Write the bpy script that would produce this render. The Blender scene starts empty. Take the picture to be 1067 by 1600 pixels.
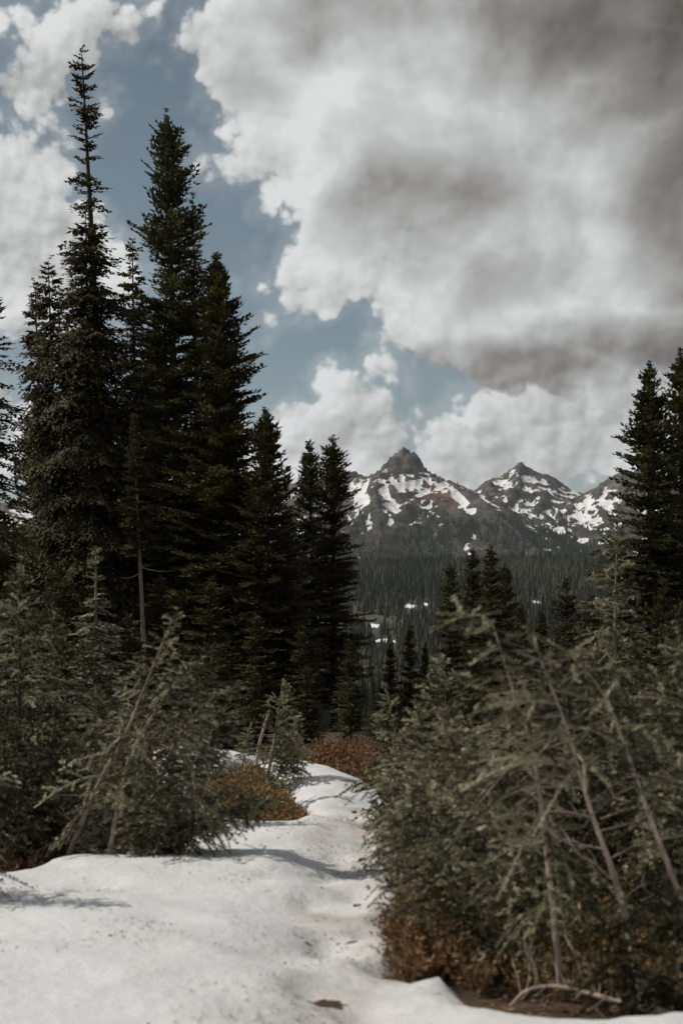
import bpy, math, random
import numpy as np

# ------------------------------------------------------------------ camera, sky, sun, exposure
scene = bpy.context.scene
C = scene.collection
FPX = 2222.0            # focal length in pixels of the 1067 x 1600 photograph
HORIZON = 880.0         # row of the horizon there
CAM_Z = 1.6
SUN_DIR = np.array((-0.86, 0.12, 0.92)); SUN_DIR /= np.linalg.norm(SUN_DIR)

cam = bpy.data.cameras.new('camera')
cam.sensor_fit = 'VERTICAL'
cam.sensor_height = 36.0
cam.sensor_width = 24.0
cam.lens = 50.0
cam.shift_y = (HORIZON - 800.0) / 1600.0
cam.clip_start = 0.1
cam.clip_end = 60000.0
cam.dof.use_dof = True
cam.dof.focus_distance = 34.0
cam.dof.aperture_fstop = 3.5
cam_ob = bpy.data.objects.new('camera', cam)
C.objects.link(cam_ob)
cam_ob.location = (0, 0, CAM_Z)
cam_ob.rotation_euler = (math.pi / 2, 0, 0)
scene.camera = cam_ob


class Nodes:
    """small helper for wiring node trees"""
    def __init__(self, tree):
        self.t = tree
    def new(self, kind, **props):
        n = self.t.nodes.new(kind)
        for k, v in props.items():
            setattr(n, k, v)
        return n
    def put(self, sock, v):
        if v is None:
            return
        if hasattr(v, 'is_output') or hasattr(v, 'links'):
            self.t.links.new(v, sock)
        else:
            sock.default_value = v
    def m(self, op, a, b=None, c=None, clamp=False):
        n = self.new('ShaderNodeMath', operation=op, use_clamp=clamp)
        for s, v in zip(n.inputs, (a, b, c)):
            self.put(s, v)
        return n.outputs[0]
    def v(self, op, a, b=None, scale=None):
        n = self.new('ShaderNodeVectorMath', operation=op)
        self.put(n.inputs[0], a)
        self.put(n.inputs[1], b)
        if scale is not None:
            self.put(n.inputs['Scale'], scale)
        return n.outputs['Value'] if op in ('LENGTH', 'DOT_PRODUCT', 'DISTANCE') else n.outputs['Vector']
    def noise(self, vec, scale, detail=6.0, rough=0.55, lac=2.0, dist=0.0, color=False):
        n = self.new('ShaderNodeTexNoise')
        if vec is not None:
            self.put(n.inputs['Vector'], vec)
        for k, x in (('Scale', scale), ('Detail', detail), ('Roughness', rough), ('Lacunarity', lac), ('Distortion', dist)):
            self.put(n.inputs[k], x)
        return n.outputs['Color'] if color else n.outputs[0]
    def voronoi(self, vec, scale, detail=3.0, rough=0.5, smooth=0.6):
        n = self.new('ShaderNodeTexVoronoi', feature='SMOOTH_F1')
        self.put(n.inputs['Vector'], vec)
        for k, x in (('Scale', scale), ('Detail', detail), ('Roughness', rough), ('Smoothness', smooth)):
            self.put(n.inputs[k], x)
        return n.outputs['Distance']
    def step(self, x, lo, hi, to0=0.0, to1=1.0, smooth=True):
        n = self.new('ShaderNodeMapRange', interpolation_type='SMOOTHSTEP' if smooth else 'LINEAR', clamp=True)
        for s, v in zip(n.inputs, (x, lo, hi, to0, to1)):
            self.put(s, v)
        return n.outputs[0]
    def mix(self, f, a, b):
        n = self.new('ShaderNodeMix', data_type='RGBA')
        self.put(n.inputs[0], f)
        self.put(n.inputs[6], a)
        self.put(n.inputs[7], b)
        return n.outputs[2]


def px_dir(px, py):
    d = np.array(((px - 533.5) / FPX, 1.0, (HORIZON - py) / FPX))
    return d / np.linalg.norm(d)


def build_sky():
    w = bpy.data.worlds.new('World')
    scene.world = w
    w.use_nodes = True
    T = w.node_tree
    T.nodes.clear()
    # cumulus banks: (column, row, half width, half height) of each swelling, as directions on the sky
    near_puffs = [(690, 150, 330, 260), (430, 80, 120, 170), (560, 330, 120, 130), (900, 330, 330, 250), (760, 440, 190, 140),
                  (1180, 200, 400, 380), (700, -150, 420, 250), (430, 215, 60, 55), (520, 440, 95, 55), (1000, 490, 300, 70), (660, 530, 60, 48),
                  (775, 540, 150, 62), (900, 540, 150, 45), (880, 20, 300, 160), (620, 300, 120, 120)]
    far_puffs = [(480, 665, 75, 50), (545, 625, 55, 55), (600, 580, 36, 42), (560, 700, 110, 60), (400, 700, 90, 50),
                 (700, 725, 85, 62), (800, 680, 110, 72), (900, 670, 170, 85), (985, 640, 120, 75), (1120, 680, 160, 120), (640, 760, 60, 40),
                 (45, 270, 72, 78), (20, 400, 120, 125), (130, 375, 70, 60), (185, 420, 55, 70), (20, 690, 90, 70), (-150, 420, 200, 160), (-60, 640, 110, 60),
                 (115, 30, 76, 56), (55, 160, 48, 46), (75, 90, 45, 60), (170, 150, 18, 22), (-160, 60, 120, 130)]
    G = bpy.data.node_groups.new('cloud_detail', 'ShaderNodeTree')
    G.interface.new_socket('Vector', in_out='INPUT', socket_type='NodeSocketVector')
    G.interface.new_socket('Detail', in_out='OUTPUT', socket_type='NodeSocketFloat')
    n = Nodes(G)
    gi = n.new('NodeGroupInput'); go = n.new('NodeGroupOutput')
    fb = n.m('SUBTRACT', n.noise(gi.outputs[0], 11.0, 7.0, 0.60), 0.5)
    vo = n.new('ShaderNodeTexVoronoi', feature='F1')
    n.put(vo.inputs['Vector'], gi.outputs[0])
    for k, x in (('Scale', 34.0), ('Detail', 2.0), ('Roughness', 0.55)):
        n.put(vo.inputs[k], x)
    bil = n.m('SUBTRACT', 0.42, vo.outputs['Distance'])
    n.t.links.new(n.m('ADD', n.m('MULTIPLY', fb, 0.085), n.m('MULTIPLY', bil, 0.024)), go.inputs[0])

    n = Nodes(T)
    p = n.new('ShaderNodeTexCoord').outputs['Generated']
    p = n.v('NORMALIZE', p)
    wob = n.v('SUBTRACT', n.noise(p, 5.0, 5.0, 0.6, color=True), (0.5, 0.5, 0.5))
    pw = n.v('ADD', p, n.v('SCALE', wob, scale=0.045))
    def bank(puffs):
        field = None
        for (cx, cy, rx, ry) in puffs:
            c = px_dir(cx, cy)
            k = min(min(rx, ry) / FPX, 0.07)
            d = n.v('LENGTH', n.v('MULTIPLY', n.v('SUBTRACT', pw, tuple(c)), (FPX / rx, FPX / rx, FPX / ry)))
            e = n.m('MULTIPLY_ADD', d, -k, k)
            field = e if field is None else n.m('SMOOTH_MAX', field, e, 0.012)
        return field
    # the same broken cumulus cover all round the rest of the sky
    away = n.step(n.v('DOT_PRODUCT', p, tuple(px_dir(533, 500))), 0.93, 0.88)
    here = n.m('SUBTRACT', 1.0, away)
    cover = n.m('MULTIPLY', n.m('SUBTRACT', n.noise(p, 3.2, 2.0, 0.5), 0.52), 0.30)
    field = n.m('ADD', n.m('MULTIPLY', bank(near_puffs), here), n.m('MULTIPLY', cover, away))
    field = n.m('ADD', n.m('MINIMUM', field, 0.06), 0.014)
    ffar = n.m('SUBTRACT', n.m('MULTIPLY', bank(far_puffs), here), n.m('MULTIPLY', away, 0.08))
    ffar = n.m('ADD', n.m('MINIMUM', ffar, 0.06), 0.014)
    fine = n.v('ADD', p, n.v('SCALE', wob, scale=0.03))
    def dens(off):
        g = n.new('ShaderNodeGroup'); g.node_tree = G
        n.put(g.inputs[0], n.v('ADD', fine, tuple(off)) if off is not None else fine)
        return g.outputs[0]
    tosun = np.array((-0.62, 0.0, 0.78))
    e0 = dens(None)
    e1 = dens(tosun * 0.0055)
    d0 = n.m('ADD', field, e0)
    alpha = n.step(d0, -0.002, 0.009)
    thin = n.step(d0, -0.018, 0.004, 0.0, 0.16)
    alpha = n.m('MAXIMUM', alpha, thin)
    dfar = n.m('ADD', ffar, e0)
    afar = n.m('MAXIMUM', n.step(dfar, -0.002, 0.009), n.step(dfar, -0.018, 0.004, 0.0, 0.2))
    # lit where less cloud lies towards the sun, grey where more does
    deep = n.step(field, 0.004, 0.055)
    lit = n.m('MULTIPLY', n.m('SUBTRACT', e0, e1), n.m('MULTIPLY_ADD', deep, -19.0, 25.0))
    big = n.v('ADD', pw, (0.3, 0.1, 0.7))
    m0 = n.noise(big, 9.0, 4.0, 0.5)
    m1 = n.noise(n.v('ADD', big, tuple(tosun * 0.026)), 9.0, 4.0, 0.5)
    mass = n.m('MULTIPLY', n.m('SUBTRACT', m0, m1), 1.5)
    # undersides of the banks
    bases = [(800, 580, 230, 56, .78), (1000, 540, 190, 60, .70), (1110, 300, 140, 280, .80), (960, -10, 300, 120, .85), (650, 310, 130, 80, .24), (820, 430, 160, 50, .30),
             (540, 10, 120, 70, .32), (1090, 80, 180, 150, .80)]
    dark = None
    wobp = n.v('ADD', p, n.v('SCALE', n.v('SUBTRACT', n.noise(p, 10.0, 3.0, 0.55, color=True), (0.5, 0.5, 0.5)), scale=0.06))
    for (cx, cy, rx, ry, a) in bases:
        d = n.v('LENGTH', n.v('MULTIPLY', n.v('SUBTRACT', wobp, tuple(px_dir(cx, cy))), (FPX / rx, FPX / rx, FPX / ry)))
        e = n.step(d, 1.35, 0.25, 0.0, a)
        dark = e if dark is None else n.m('MAXIMUM', dark, e)
    away_dark = n.m('MULTIPLY', away, n.m('MULTIPLY', deep, 0.35))
    b = n.m('ADD', n.m('MULTIPLY_ADD', lit, 0.50, 0.91), mass)
    bfar = n.m('SUBTRACT', n.m('ADD', n.m('MULTIPLY_ADD', lit, 0.48, 0.90), mass), n.m('MULTIPLY', n.step(ffar, 0.02, 0.07), 0.18), clamp=True)
    b = n.m('SUBTRACT', b, n.m('MULTIPLY', deep, 0.10))
    b = n.m('SUBTRACT', b, n.m('MULTIPLY_ADD', dark, 0.78, away_dark), clamp=True)
    def tone(f):
        q = n.new('ShaderNodeValToRGB')
        n.put(q.inputs[0], f)
        cr = q.color_ramp
        cr.elements[0].position = 0.0; cr.elements[0].color = (0.095, 0.082, 0.073, 1)
        cr.elements[1].position = 1.0; cr.elements[1].color = (0.72, 0.735, 0.735, 1)
        for pos, col in ((0.35, (0.235, 0.226, 0.216, 1)), (0.7, (0.455, 0.46, 0.458, 1))):
            cr.elements.new(pos).color = col
        return n.v('SCALE', q.outputs[0], scale=1.0 / 0.1)
    sky = n.new('ShaderNodeTexSky', sky_type='NISHITA', sun_disc=False)
    sky.sun_elevation = math.asin(SUN_DIR[2])
    sky.sun_rotation = math.atan2(SUN_DIR[0], SUN_DIR[1])
    sky.altitude = 1600.0
    sky.air_density = 1.0; sky.dust_density = 0.6; sky.ozone_density = 1.0
    hs = n.new('ShaderNodeHueSaturation')
    hs.inputs['Hue'].default_value = 0.475
    hs.inputs['Saturation'].default_value = 0.66
    hs.inputs['Value'].default_value = 0.56
    n.put(hs.inputs['Color'], sky.outputs[0])
    col = n.mix(alpha, n.mix(afar, hs.outputs[0], tone(bfar)), tone(b))
    bg = n.new('ShaderNodeBackground')
    n.put(bg.inputs['Color'], col)
    bg.inputs['Strength'].default_value = 0.1
    out = n.new('ShaderNodeOutputWorld')
    T.links.new(bg.outputs[0], out.inputs['Surface'])
    w.cycles.sampling_method = 'MANUAL'
    w.cycles.sample_map_resolution = 512


build_sky()

sun = bpy.data.lights.new('sun', 'SUN')
sun.energy = 3.4
sun.angle = math.radians(0.55)
sun.color = (1.0, 0.945, 0.86)
sun_ob = bpy.data.objects.new('sun', sun)
C.objects.link(sun_ob)
from mathutils import Vector, Matrix
sun_ob.rotation_euler = Vector(SUN_DIR).to_track_quat('Z', 'Y').to_euler()

scene.view_settings.view_transform = 'Standard'
scene.view_settings.look = 'None'
scene.view_settings.exposure = 0.0
scene.view_settings.gamma = 1.0
scene.view_settings.use_curve_mapping = False
scene.render.engine = 'CYCLES'
scene.cycles.use_denoising = True
scene.cycles.max_bounces = 6
scene.cycles.diffuse_bounces = 3
scene.cycles.transparent_max_bounces = 8

# ------------------------------------------------------------------ helpers
rng = np.random.default_rng(7)


def at(px, py, d):
    """point seen at a pixel of the photograph, d metres ahead"""
    return np.array(((px - 533.5) / FPX * d, d, CAM_Z + (HORIZON - py) / FPX * d))


def hash2(ix, iy, seed):
    h = (ix.astype(np.int64) * 374761393 + iy.astype(np.int64) * 668265263 + seed * 974634777) & 0xffffffff
    h = ((h ^ (h >> 13)) * 1274126177) & 0xffffffff
    h = (h ^ (h >> 16)) & 0xffffffff
    return h / 4294967295.0


def vnoise(x, y, seed=0):
    x = np.asarray(x, float); y = np.asarray(y, float)
    ix = np.floor(x); iy = np.floor(y)
    fx = x - ix; fy = y - iy
    fx = fx * fx * fx * (fx * (fx * 6 - 15) + 10); fy = fy * fy * fy * (fy * (fy * 6 - 15) + 10)
    a = hash2(ix, iy, seed); b = hash2(ix + 1, iy, seed); c = hash2(ix, iy + 1, seed); d = hash2(ix + 1, iy + 1, seed)
    return (a + (b - a) * fx) * (1 - fy) + (c + (d - c) * fx) * fy


def fbm(x, y, octaves=5, seed=0, gain=0.5, ridged=False):
    s = 0.0; a = 1.0; t = 0.0
    for o in range(octaves):
        ca, sa = math.cos(0.6 * o), math.sin(0.6 * o)
        n = vnoise((x * ca - y * sa) * 2 ** o + 17.3 * o, (x * sa + y * ca) * 2 ** o - 9.1 * o, seed + o)
        if ridged:
            n = 1 - np.abs(2 * n - 1)
            n = n * n
        s = s + a * n; t += a; a *= gain
    return s / t


def smooth(x, lo, hi):
    t = np.clip((x - lo) / (hi - lo), 0, 1)
    return t * t * (3 - 2 * t)


def make_mesh(name, V, F, mat=None, attrs=None, shade_smooth=False):
    """mesh from numpy: V (n,3), F one (m,k) array or a list of them"""
    me = bpy.data.meshes.new(name)
    F = F if isinstance(F, list) else [F]
    F = [f for f in F if len(f)]
    V = np.asarray(V, np.float32)
    me.vertices.add(len(V)); me.vertices.foreach_set('co', V.ravel())
    loops = np.concatenate([f.ravel() for f in F]).astype(np.int32)
    tot = np.concatenate([np.full(len(f), f.shape[1], np.int32) for f in F])
    start = np.concatenate([[0], np.cumsum(tot)[:-1]]).astype(np.int32)
    me.loops.add(len(loops)); me.loops.foreach_set('vertex_index', loops)
    me.polygons.add(len(tot)); me.polygons.foreach_set('loop_start', start); me.polygons.foreach_set('loop_total', tot)
    if shade_smooth:
        me.polygons.foreach_set('use_smooth', np.ones(len(tot), bool))
    else:
        me.polygons.foreach_set('use_smooth', np.zeros(len(tot), bool))
    for k, a in (attrs or {}).items():
        at_ = me.attributes.new(k, 'FLOAT', 'POINT')
        at_.data.foreach_set('value', np.asarray(a, np.float32))
    me.update(calc_edges=True)
    if mat:
        me.materials.append(mat)
    return me


def link(name, data, parent=None, loc=None):
    o = bpy.data.objects.new(name, data)
    C.objects.link(o)
    if parent is not None:
        o.parent = parent
    if loc is not None:
        o.location = tuple(float(v) for v in loc)
    return o


def tag(o, label, cat, group=None):
    o['label'] = label; o['category'] = cat
    if group:
        o['group'] = group
    return o


def tube(P, R, sides=6, cap=True):
    """tapered tube along points P with radii R -> V, quads, tris"""
    P = np.asarray(P, float); R = np.asarray(R, float)
    T = np.gradient(P, axis=0); T /= np.linalg.norm(T, axis=1)[:, None] + 1e-9
    ref = np.array((0.31, 0.95, 0.05)) if abs(T[0][2]) > 0.7 else np.array((0.05, 0.1, 1.0))
    A = np.cross(T, ref); A /= np.linalg.norm(A, axis=1)[:, None] + 1e-9
    B = np.cross(T, A)
    th = np.arange(sides) * 2 * math.pi / sides
    V = P[:, None, :] + R[:, None, None] * (np.cos(th)[None, :, None] * A[:, None, :] + np.sin(th)[None, :, None] * B[:, None, :])
    n = len(P)
    i = np.arange(n - 1)[:, None] * sides; j = np.arange(sides)[None, :]; k = (j + 1) % sides
    Q = np.stack([i + j, i + k, i + k + sides, i + j + sides], -1).reshape(-1, 4)
    return V.reshape(-1, 3), Q


def tubes(parts):
    Vs, Qs, n = [], [], 0
    for V, Q in parts:
        Vs.append(V); Qs.append(Q + n); n += len(V)
    return np.concatenate(Vs), np.concatenate(Qs)


def bend_line(pts, n):
    """smooth curve through points (Catmull-Rom), n samples"""
    P = np.asarray(pts, float)
    P = np.vstack([2 * P[0] - P[1], P, 2 * P[-1] - P[-2]])
    seg = len(P) - 3
    t = np.linspace(0, seg - 1e-6, n); i = t.astype(int); f = (t - i)[:, None]
    a, b, c, d = P[i], P[i + 1], P[i + 2], P[i + 3]
    return 0.5 * (2 * b + (c - a) * f + (2 * a - 5 * b + 4 * c - d) * f ** 2 + (3 * b - a - 3 * c + d) * f ** 3)


# ------------------------------------------------------------------ materials
def material(name):
    m = bpy.data.materials.new(name)
    m.use_nodes = True
    m.node_tree.nodes.clear()
    n = Nodes(m.node_tree)
    out = n.new('ShaderNodeOutputMaterial')
    b = n.new('ShaderNodeBsdfPrincipled')
    n.t.links.new(b.outputs[0], out.inputs[0])
    return m, n, b, out


def ramp(n, f, stops):
    r = n.new('ShaderNodeValToRGB')
    n.put(r.inputs[0], f)
    cr = r.color_ramp
    while len(cr.elements) < len(stops):
        cr.elements.new(0.5)
    for e, (p, c) in zip(cr.elements, stops):
        e.position = p; e.color = (*c, 1)
    return r.outputs[0]


def attr(n, name):
    a = n.new('ShaderNodeAttribute', attribute_name=name)
    return a.outputs['Fac']


def foliage_mat(name, dark, mid, light, trans=0.25, rough=0.7):
    m, n, b, out = material(name)
    col = ramp(n, attr(n, 'tint'), ((0.0, dark), (0.55, mid), (1.0, light)))
    n.put(b.inputs['Base Color'], col)
    b.inputs['Roughness'].default_value = rough
    b.inputs['Specular IOR Level'].default_value = 0.2
    t = n.new('ShaderNodeBsdfTranslucent')
    n.put(t.inputs['Color'], col)
    mx = n.new('ShaderNodeMixShader')
    mx.inputs[0].default_value = trans
    n.t.links.new(b.outputs[0], mx.inputs[1]); n.t.links.new(t.outputs[0], mx.inputs[2])
    n.t.links.new(mx.outputs[0], out.inputs[0])
    return m


def bark_mat(name, dark, light, scale=9.0):
    m, n, b, out = material(name)
    co = n.new('ShaderNodeTexCoord').outputs['Object']
    f = n.noise(n.v('MULTIPLY', co, (1.0, 1.0, 0.35)), scale, 6.0, 0.65)
    n.put(b.inputs['Base Color'], ramp(n, f, ((0.3, dark), (0.7, light))))
    b.inputs['Roughness'].default_value = 0.9
    bp = n.new('ShaderNodeBump'); bp.inputs['Strength'].default_value = 0.5; bp.inputs['Distance'].default_value = 0.02
    n.put(bp.inputs['Height'], f); n.t.links.new(bp.outputs[0], b.inputs['Normal'])
    return m


M = {}
M['fir'] = foliage_mat('fir_needles', (0.018, 0.016, 0.006), (0.070, 0.060, 0.023), (0.190, 0.155, 0.064))
M['hemlock'] = foliage_mat('hemlock_needles', (0.024, 0.022, 0.009), (0.068, 0.057, 0.023), (0.150, 0.122, 0.056))
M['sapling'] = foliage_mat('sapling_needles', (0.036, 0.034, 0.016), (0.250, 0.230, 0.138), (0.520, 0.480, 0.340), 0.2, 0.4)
M['fir_green'] = foliage_mat('green_fir_needles', (0.018, 0.019, 0.008), (0.068, 0.068, 0.029), (0.180, 0.168, 0.080))
M['dim_sapling'] = foliage_mat('shade_toned_needles', (0.018, 0.017, 0.008), (0.085, 0.076, 0.037), (0.200, 0.175, 0.100), 0.18, 0.5)  # darker copy of the sapling needles, thicket shade painted into the colour
M['far_tree'] = foliage_mat('far_conifer', (0.012, 0.014, 0.007), (0.030, 0.032, 0.016), (0.080, 0.078, 0.040), 0.0, 0.8)
M['heath'] = foliage_mat('heath_leaves', (0.08, 0.052, 0.023), (0.28, 0.18, 0.078), (0.47, 0.34, 0.18), 0.25, 0.6)
M['rust'] = foliage_mat('rust_twigs', (0.06, 0.033, 0.016), (0.24, 0.135, 0.066), (0.42, 0.27, 0.15), 0.2, 0.7)
M['bark'] = bark_mat('dark_bark', (0.020, 0.015, 0.011), (0.085, 0.066, 0.050))
M['pale_bark'] = bark_mat('pale_bark', (0.13, 0.092, 0.07), (0.38, 0.30, 0.24), 22.0)
M['dead_wood'] = bark_mat('bleached_wood', (0.24, 0.17, 0.13), (0.56, 0.455, 0.38), 30.0)


# ------------------------------------------------------------------ ground, snow
def ground_z(x, y):
    x = np.asarray(x, float); y = np.asarray(y, float)
    z = -0.045 * (np.minimum(y, 14.0) - 5.0)
    u = np.clip(y - 14.0, 0, 36.0)
    z = z - 0.045 * u - 0.0042 * u * u
    w = np.clip(y - 50.0, 0, 190.0)
    z = z - 0.33 * w + 0.00035 * w * w                      # slope into the valley
    far = np.clip(y - 240.0, 0, None)
    z_at240 = -0.405 - 0.045 * 36 - 0.0042 * 36 ** 2 - 0.33 * 190 + 0.00035 * 190 ** 2
    bench = -84.0 + (np.clip(y, 1250, 2250) - 1250) * 0.082 - np.clip(y - 2250, 0, 700) * 0.06
    k = smooth(y, 240, 1200)
    z = np.where(y > 240, z_at240 * (1 - k) + bench * k, z)
    near = smooth(y, 60, 25)
    z = z + near * (0.30 * (fbm(x * 0.16 + 3.1, y * 0.16, 3, 11) - 0.5) * smooth(np.hypot(x, y), 1.5, 9))
    z = z + near * 0.09 * (fbm(x * 0.9, y * 0.9, 3, 12) - 0.5)
    z = z + (1 - near) * smooth(y, 60, 800) * 22.0 * (fbm(x * 0.0024, y * 0.0024, 4, 13) - 0.5)
    # the slope carries on rising to the left behind the tall firs and falls off gently to the right
    z = z + np.clip(-x - 3.0, 0, 12) * 0.05 * smooth(y, 4, 12) * near
    return z


def on_ground(px, py):
    """ground point of the near slope under a pixel"""
    d = 3055.0 / (py - 980.0)
    return ((px - 533.5) / FPX * d, d)


def poly_sd(x, y, poly):
    """signed distance to a polygon, negative inside"""
    P = np.asarray(poly, float); n = len(P)
    dmin = np.full(x.shape, 1e9); inside = np.zeros(x.shape, bool)
    for i in range(n):
        a = P[i]; b = P[(i + 1) % n]
        ex, ey = b - a
        t = np.clip(((x - a[0]) * ex + (y - a[1]) * ey) / (ex * ex + ey * ey + 1e-12), 0, 1)
        dmin = np.minimum(dmin, np.hypot(x - a[0] - t * ex, y - a[1] - t * ey))
        c = ((a[1] > y) != (b[1] > y)) & (x < (b[0] - a[0]) * (y - a[1]) / (b[1] - a[1] + 1e-12) + a[0])
        inside ^= c
    return np.where(inside, -dmin, dmin)


MELT = [
    [on_ground(*p) for p in ((-900, 1440), (-300, 1412), (0, 1381), (60, 1356), (130, 1349), (200, 1346), (266, 1355), (276, 1315), (262, 1275), (236, 1225), (225, 1165), (-900, 1150))],
    [on_ground(*p) for p in ((312, 1215), (400, 1196), (440, 1235), (484, 1284), (420, 1300), (340, 1294), (292, 1250))],
    [on_ground(*p) for p in ((372, 1226), (420, 1214), (452, 1240), (400, 1248))],
    [on_ground(*p) for p in ((606, 1222), (640, 1300), (648, 1400), (632, 1470), (628, 1545), (660, 1536), (705, 1530), (745, 1572), (800, 1606), (880, 1618), (1010, 1618), (1500, 1660), (2200, 1500), (2200, 1170), (640, 1170))],
]
BACK = [on_ground(*p) for p in ((-1500, 1176), (330, 1181), (400, 1192), (470, 1201), (540, 1214), (590, 1224), (700, 1219), (1500, 1219))] + [(60, 60), (-60, 60)]


def snow_depth(x, y):
    sd = np.minimum.reduce([poly_sd(x, y, p) for p in MELT + [BACK]])
    sd = sd + 0.16 * (fbm(x * 2.2, y * 2.2, 4, 31) - 0.5) + 0.05 * (fbm(x * 11, y * 11, 2, 33) - 0.5)
    t = 0.13 * np.tanh(sd / 0.10) + 0.05 * smooth(sd, 0.1, 1.2)
    trail = np.abs(x - np.interp(y, [4, 6.5, 8.7, 11, 14], [0.04, -0.03, 0.08, 0.22, 0.3]))
    t = t - 0.055 * np.exp(-(trail / 0.26) ** 2) * (0.6 + 0.8 * vnoise(x * 3.1, y * 3.1, 37))
    for k in range(24):                                     # old boot prints down the trail
        fy = 4.3 + 0.40 * k + 0.06 * math.sin(k * 2.3)
        fx = float(np.interp(fy, [4, 6.5, 8.7, 11, 14], [0.04, -0.03, 0.08, 0.22, 0.3])) + (0.11 if k % 2 else -0.11) + 0.05 * math.sin(k * 5.1)
        t = t - 0.034 * np.exp(-(((x - fx) / 0.065) ** 2 + ((y - fy) / 0.14) ** 2) ** 1.6)
    t = t + 0.07 * (fbm(x * 1.3 + 5, y * 1.3, 3, 34) - 0.5) + 0.030 * (fbm(x * 4.2, y * 4.2, 3, 35) - 0.5)
    t = t - 0.018 * smooth(vnoise(x * 3.3 + 7, y * 3.3, 36), 0.62, 0.85)
    return t, sd, trail


def grid(xs, ys):
    nx, ny = len(xs), len(ys)
    X, Y = np.meshgrid(xs, ys)
    i = (np.arange(ny - 1)[:, None] * nx + np.arange(nx - 1)[None, :]).ravel()
    return X.ravel(), Y.ravel(), np.stack([i, i + 1, i + 1 + nx, i + nx], -1)


def build_ground():
    t = np.linspace(-8.2, 8.2, 200)
    xs = 2.6 * np.sinh(t * 0.99)
    ys = np.concatenate([-4 * np.sinh(np.linspace(4.6, 0.02, 40)), 4 + 3.2 * np.sinh(np.linspace(-1.05, 8.2, 215))])
    ys = np.unique(ys)
    X, Y, Q = grid(xs, ys)
    m, n, b, out = material('bare_ground')
    co = n.new('ShaderNodeTexCoord').outputs['Object']
    f = n.noise(co, 3.5, 8.0, 0.65)
    g = n.noise(co, 45.0, 4.0, 0.7)
    h = n.noise(co, 0.004, 6.0, 0.6)
    near = ramp(n, n.m('MULTIPLY_ADD', g, 0.5, n.m('MULTIPLY', f, 0.5)), ((0.32, (0.022, 0.014, 0.009)), (0.5, (0.062, 0.036, 0.020)), (0.7, (0.13, 0.078, 0.045))))
    farc = ramp(n, h, ((0.35, (0.030, 0.032, 0.018)), (0.6, (0.075, 0.066, 0.040)), (0.72, (0.13, 0.11, 0.08))))
    sep = n.new('ShaderNodeSeparateXYZ'); n.put(sep.inputs[0], co)
    n.put(b.inputs['Base Color'], n.mix(n.step(sep.outputs[1], 80.0, 200.0), near, farc))
    b.inputs['Roughness'].default_value = 0.95
    bp = n.new('ShaderNodeBump'); bp.inputs['Strength'].default_value = 0.8; bp.inputs['Distance'].default_value = 0.05
    n.put(bp.inputs['Height'], n.m('ADD', f, n.m('MULTIPLY', g, 0.3))); n.t.links.new(bp.outputs[0], b.inputs['Normal'])
    o = link('ground', make_mesh('ground', np.stack([X, Y, ground_z(X, Y)], 1), Q, m, None, True))
    o['kind'] = 'structure'

    xs = np.arange(-7.5, 7.5, 0.055)
    ys = np.concatenate([np.arange(-3, 3.6, 0.16), np.arange(3.6, 17.0, 0.055)])
    X, Y, Q = grid(xs, ys)
    t, sd, trail = snow_depth(X, Y)
    keep = (t > -0.09)
    Q = Q[keep[Q].any(1)]
    dirt = np.exp(-(trail / 0.34) ** 2) * (0.35 + 0.65 * smooth(fbm(X * 2.2, Y * 1.1, 4, 41), 0.42, 0.7)) + 0.9 * np.exp(-np.clip(sd, 0, 9) / 0.06)
    m, n, b, out = material('snow')
    co = n.new('ShaderNodeTexCoord').outputs['Object']
    spots = n.step(n.noise(co, 38.0, 4.0, 0.7), 0.62, 0.74)
    blot = n.step(n.noise(co, 2.4, 6.0, 0.6), 0.40, 0.72)
    f = n.m('ADD', n.m('MULTIPLY', attr(n, 'dirt'), n.m('MULTIPLY_ADD', blot, 0.45, n.m('MULTIPLY_ADD', spots, 0.5, 0.16))), n.m('MULTIPLY', blot, 0.10), clamp=True)
    n.put(b.inputs['Base Color'], n.mix(f, (0.67, 0.668, 0.668, 1), (0.33, 0.24, 0.175, 1)))
    b.inputs['Roughness'].default_value = 0.6
    b.inputs['Specular IOR Level'].default_value = 0.3
    hgt = n.m('ADD', n.noise(co, 14.0, 6.0, 0.6), n.m('MULTIPLY', n.noise(co, 90.0, 3.0, 0.6), 0.16))
    bp = n.new('ShaderNodeBump'); bp.inputs['Strength'].default_value = 0.5; bp.inputs['Distance'].default_value = 0.030
    n.put(bp.inputs['Height'], hgt); n.t.links.new(bp.outputs[0], b.inputs['Normal'])
    o = link('snow', make_mesh('snow', np.stack([X, Y, ground_z(X, Y) + t], 1), Q, m, {'dirt': dirt}, True))
    o['kind'] = 'structure'


def surf_z(x, y):
    x = np.atleast_1d(np.asarray(x, float)); y = np.atleast_1d(np.asarray(y, float))
    t, _, _ = snow_depth(x, y)
    return ground_z(x, y) + np.where(y < 17, np.maximum(t, 0), 0)


build_ground()


# ------------------------------------------------------------------ mountains
def seg_field(x, y, line, s_near, s_far, brk):
    """height field of a ridge line: falls off s_near per metre within brk metres of the crest, then s_far"""
    best = np.full(x.shape, -1e9)
    for a, b in zip(line[:-1], line[1:]):
        ex, ey = b[0] - a[0], b[1] - a[1]
        t = np.clip(((x - a[0]) * ex + (y - a[1]) * ey) / (ex * ex + ey * ey), 0, 1)
        d = np.hypot(x - a[0] - t * ex, y - a[1] - t * ey)
        z = a[2] + (b[2] - a[2]) * t
        k = a[3] + (b[3] - a[3]) * t
        best = np.maximum(best, z - k * s_near * np.minimum(d, brk) - (1 - k) * s_far * np.minimum(d, brk) - s_far * np.maximum(d - brk, 0))
    return best


def ridge(*pts):
    return [(*at(px, py, d), k) for px, py, d, k in pts]


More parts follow.
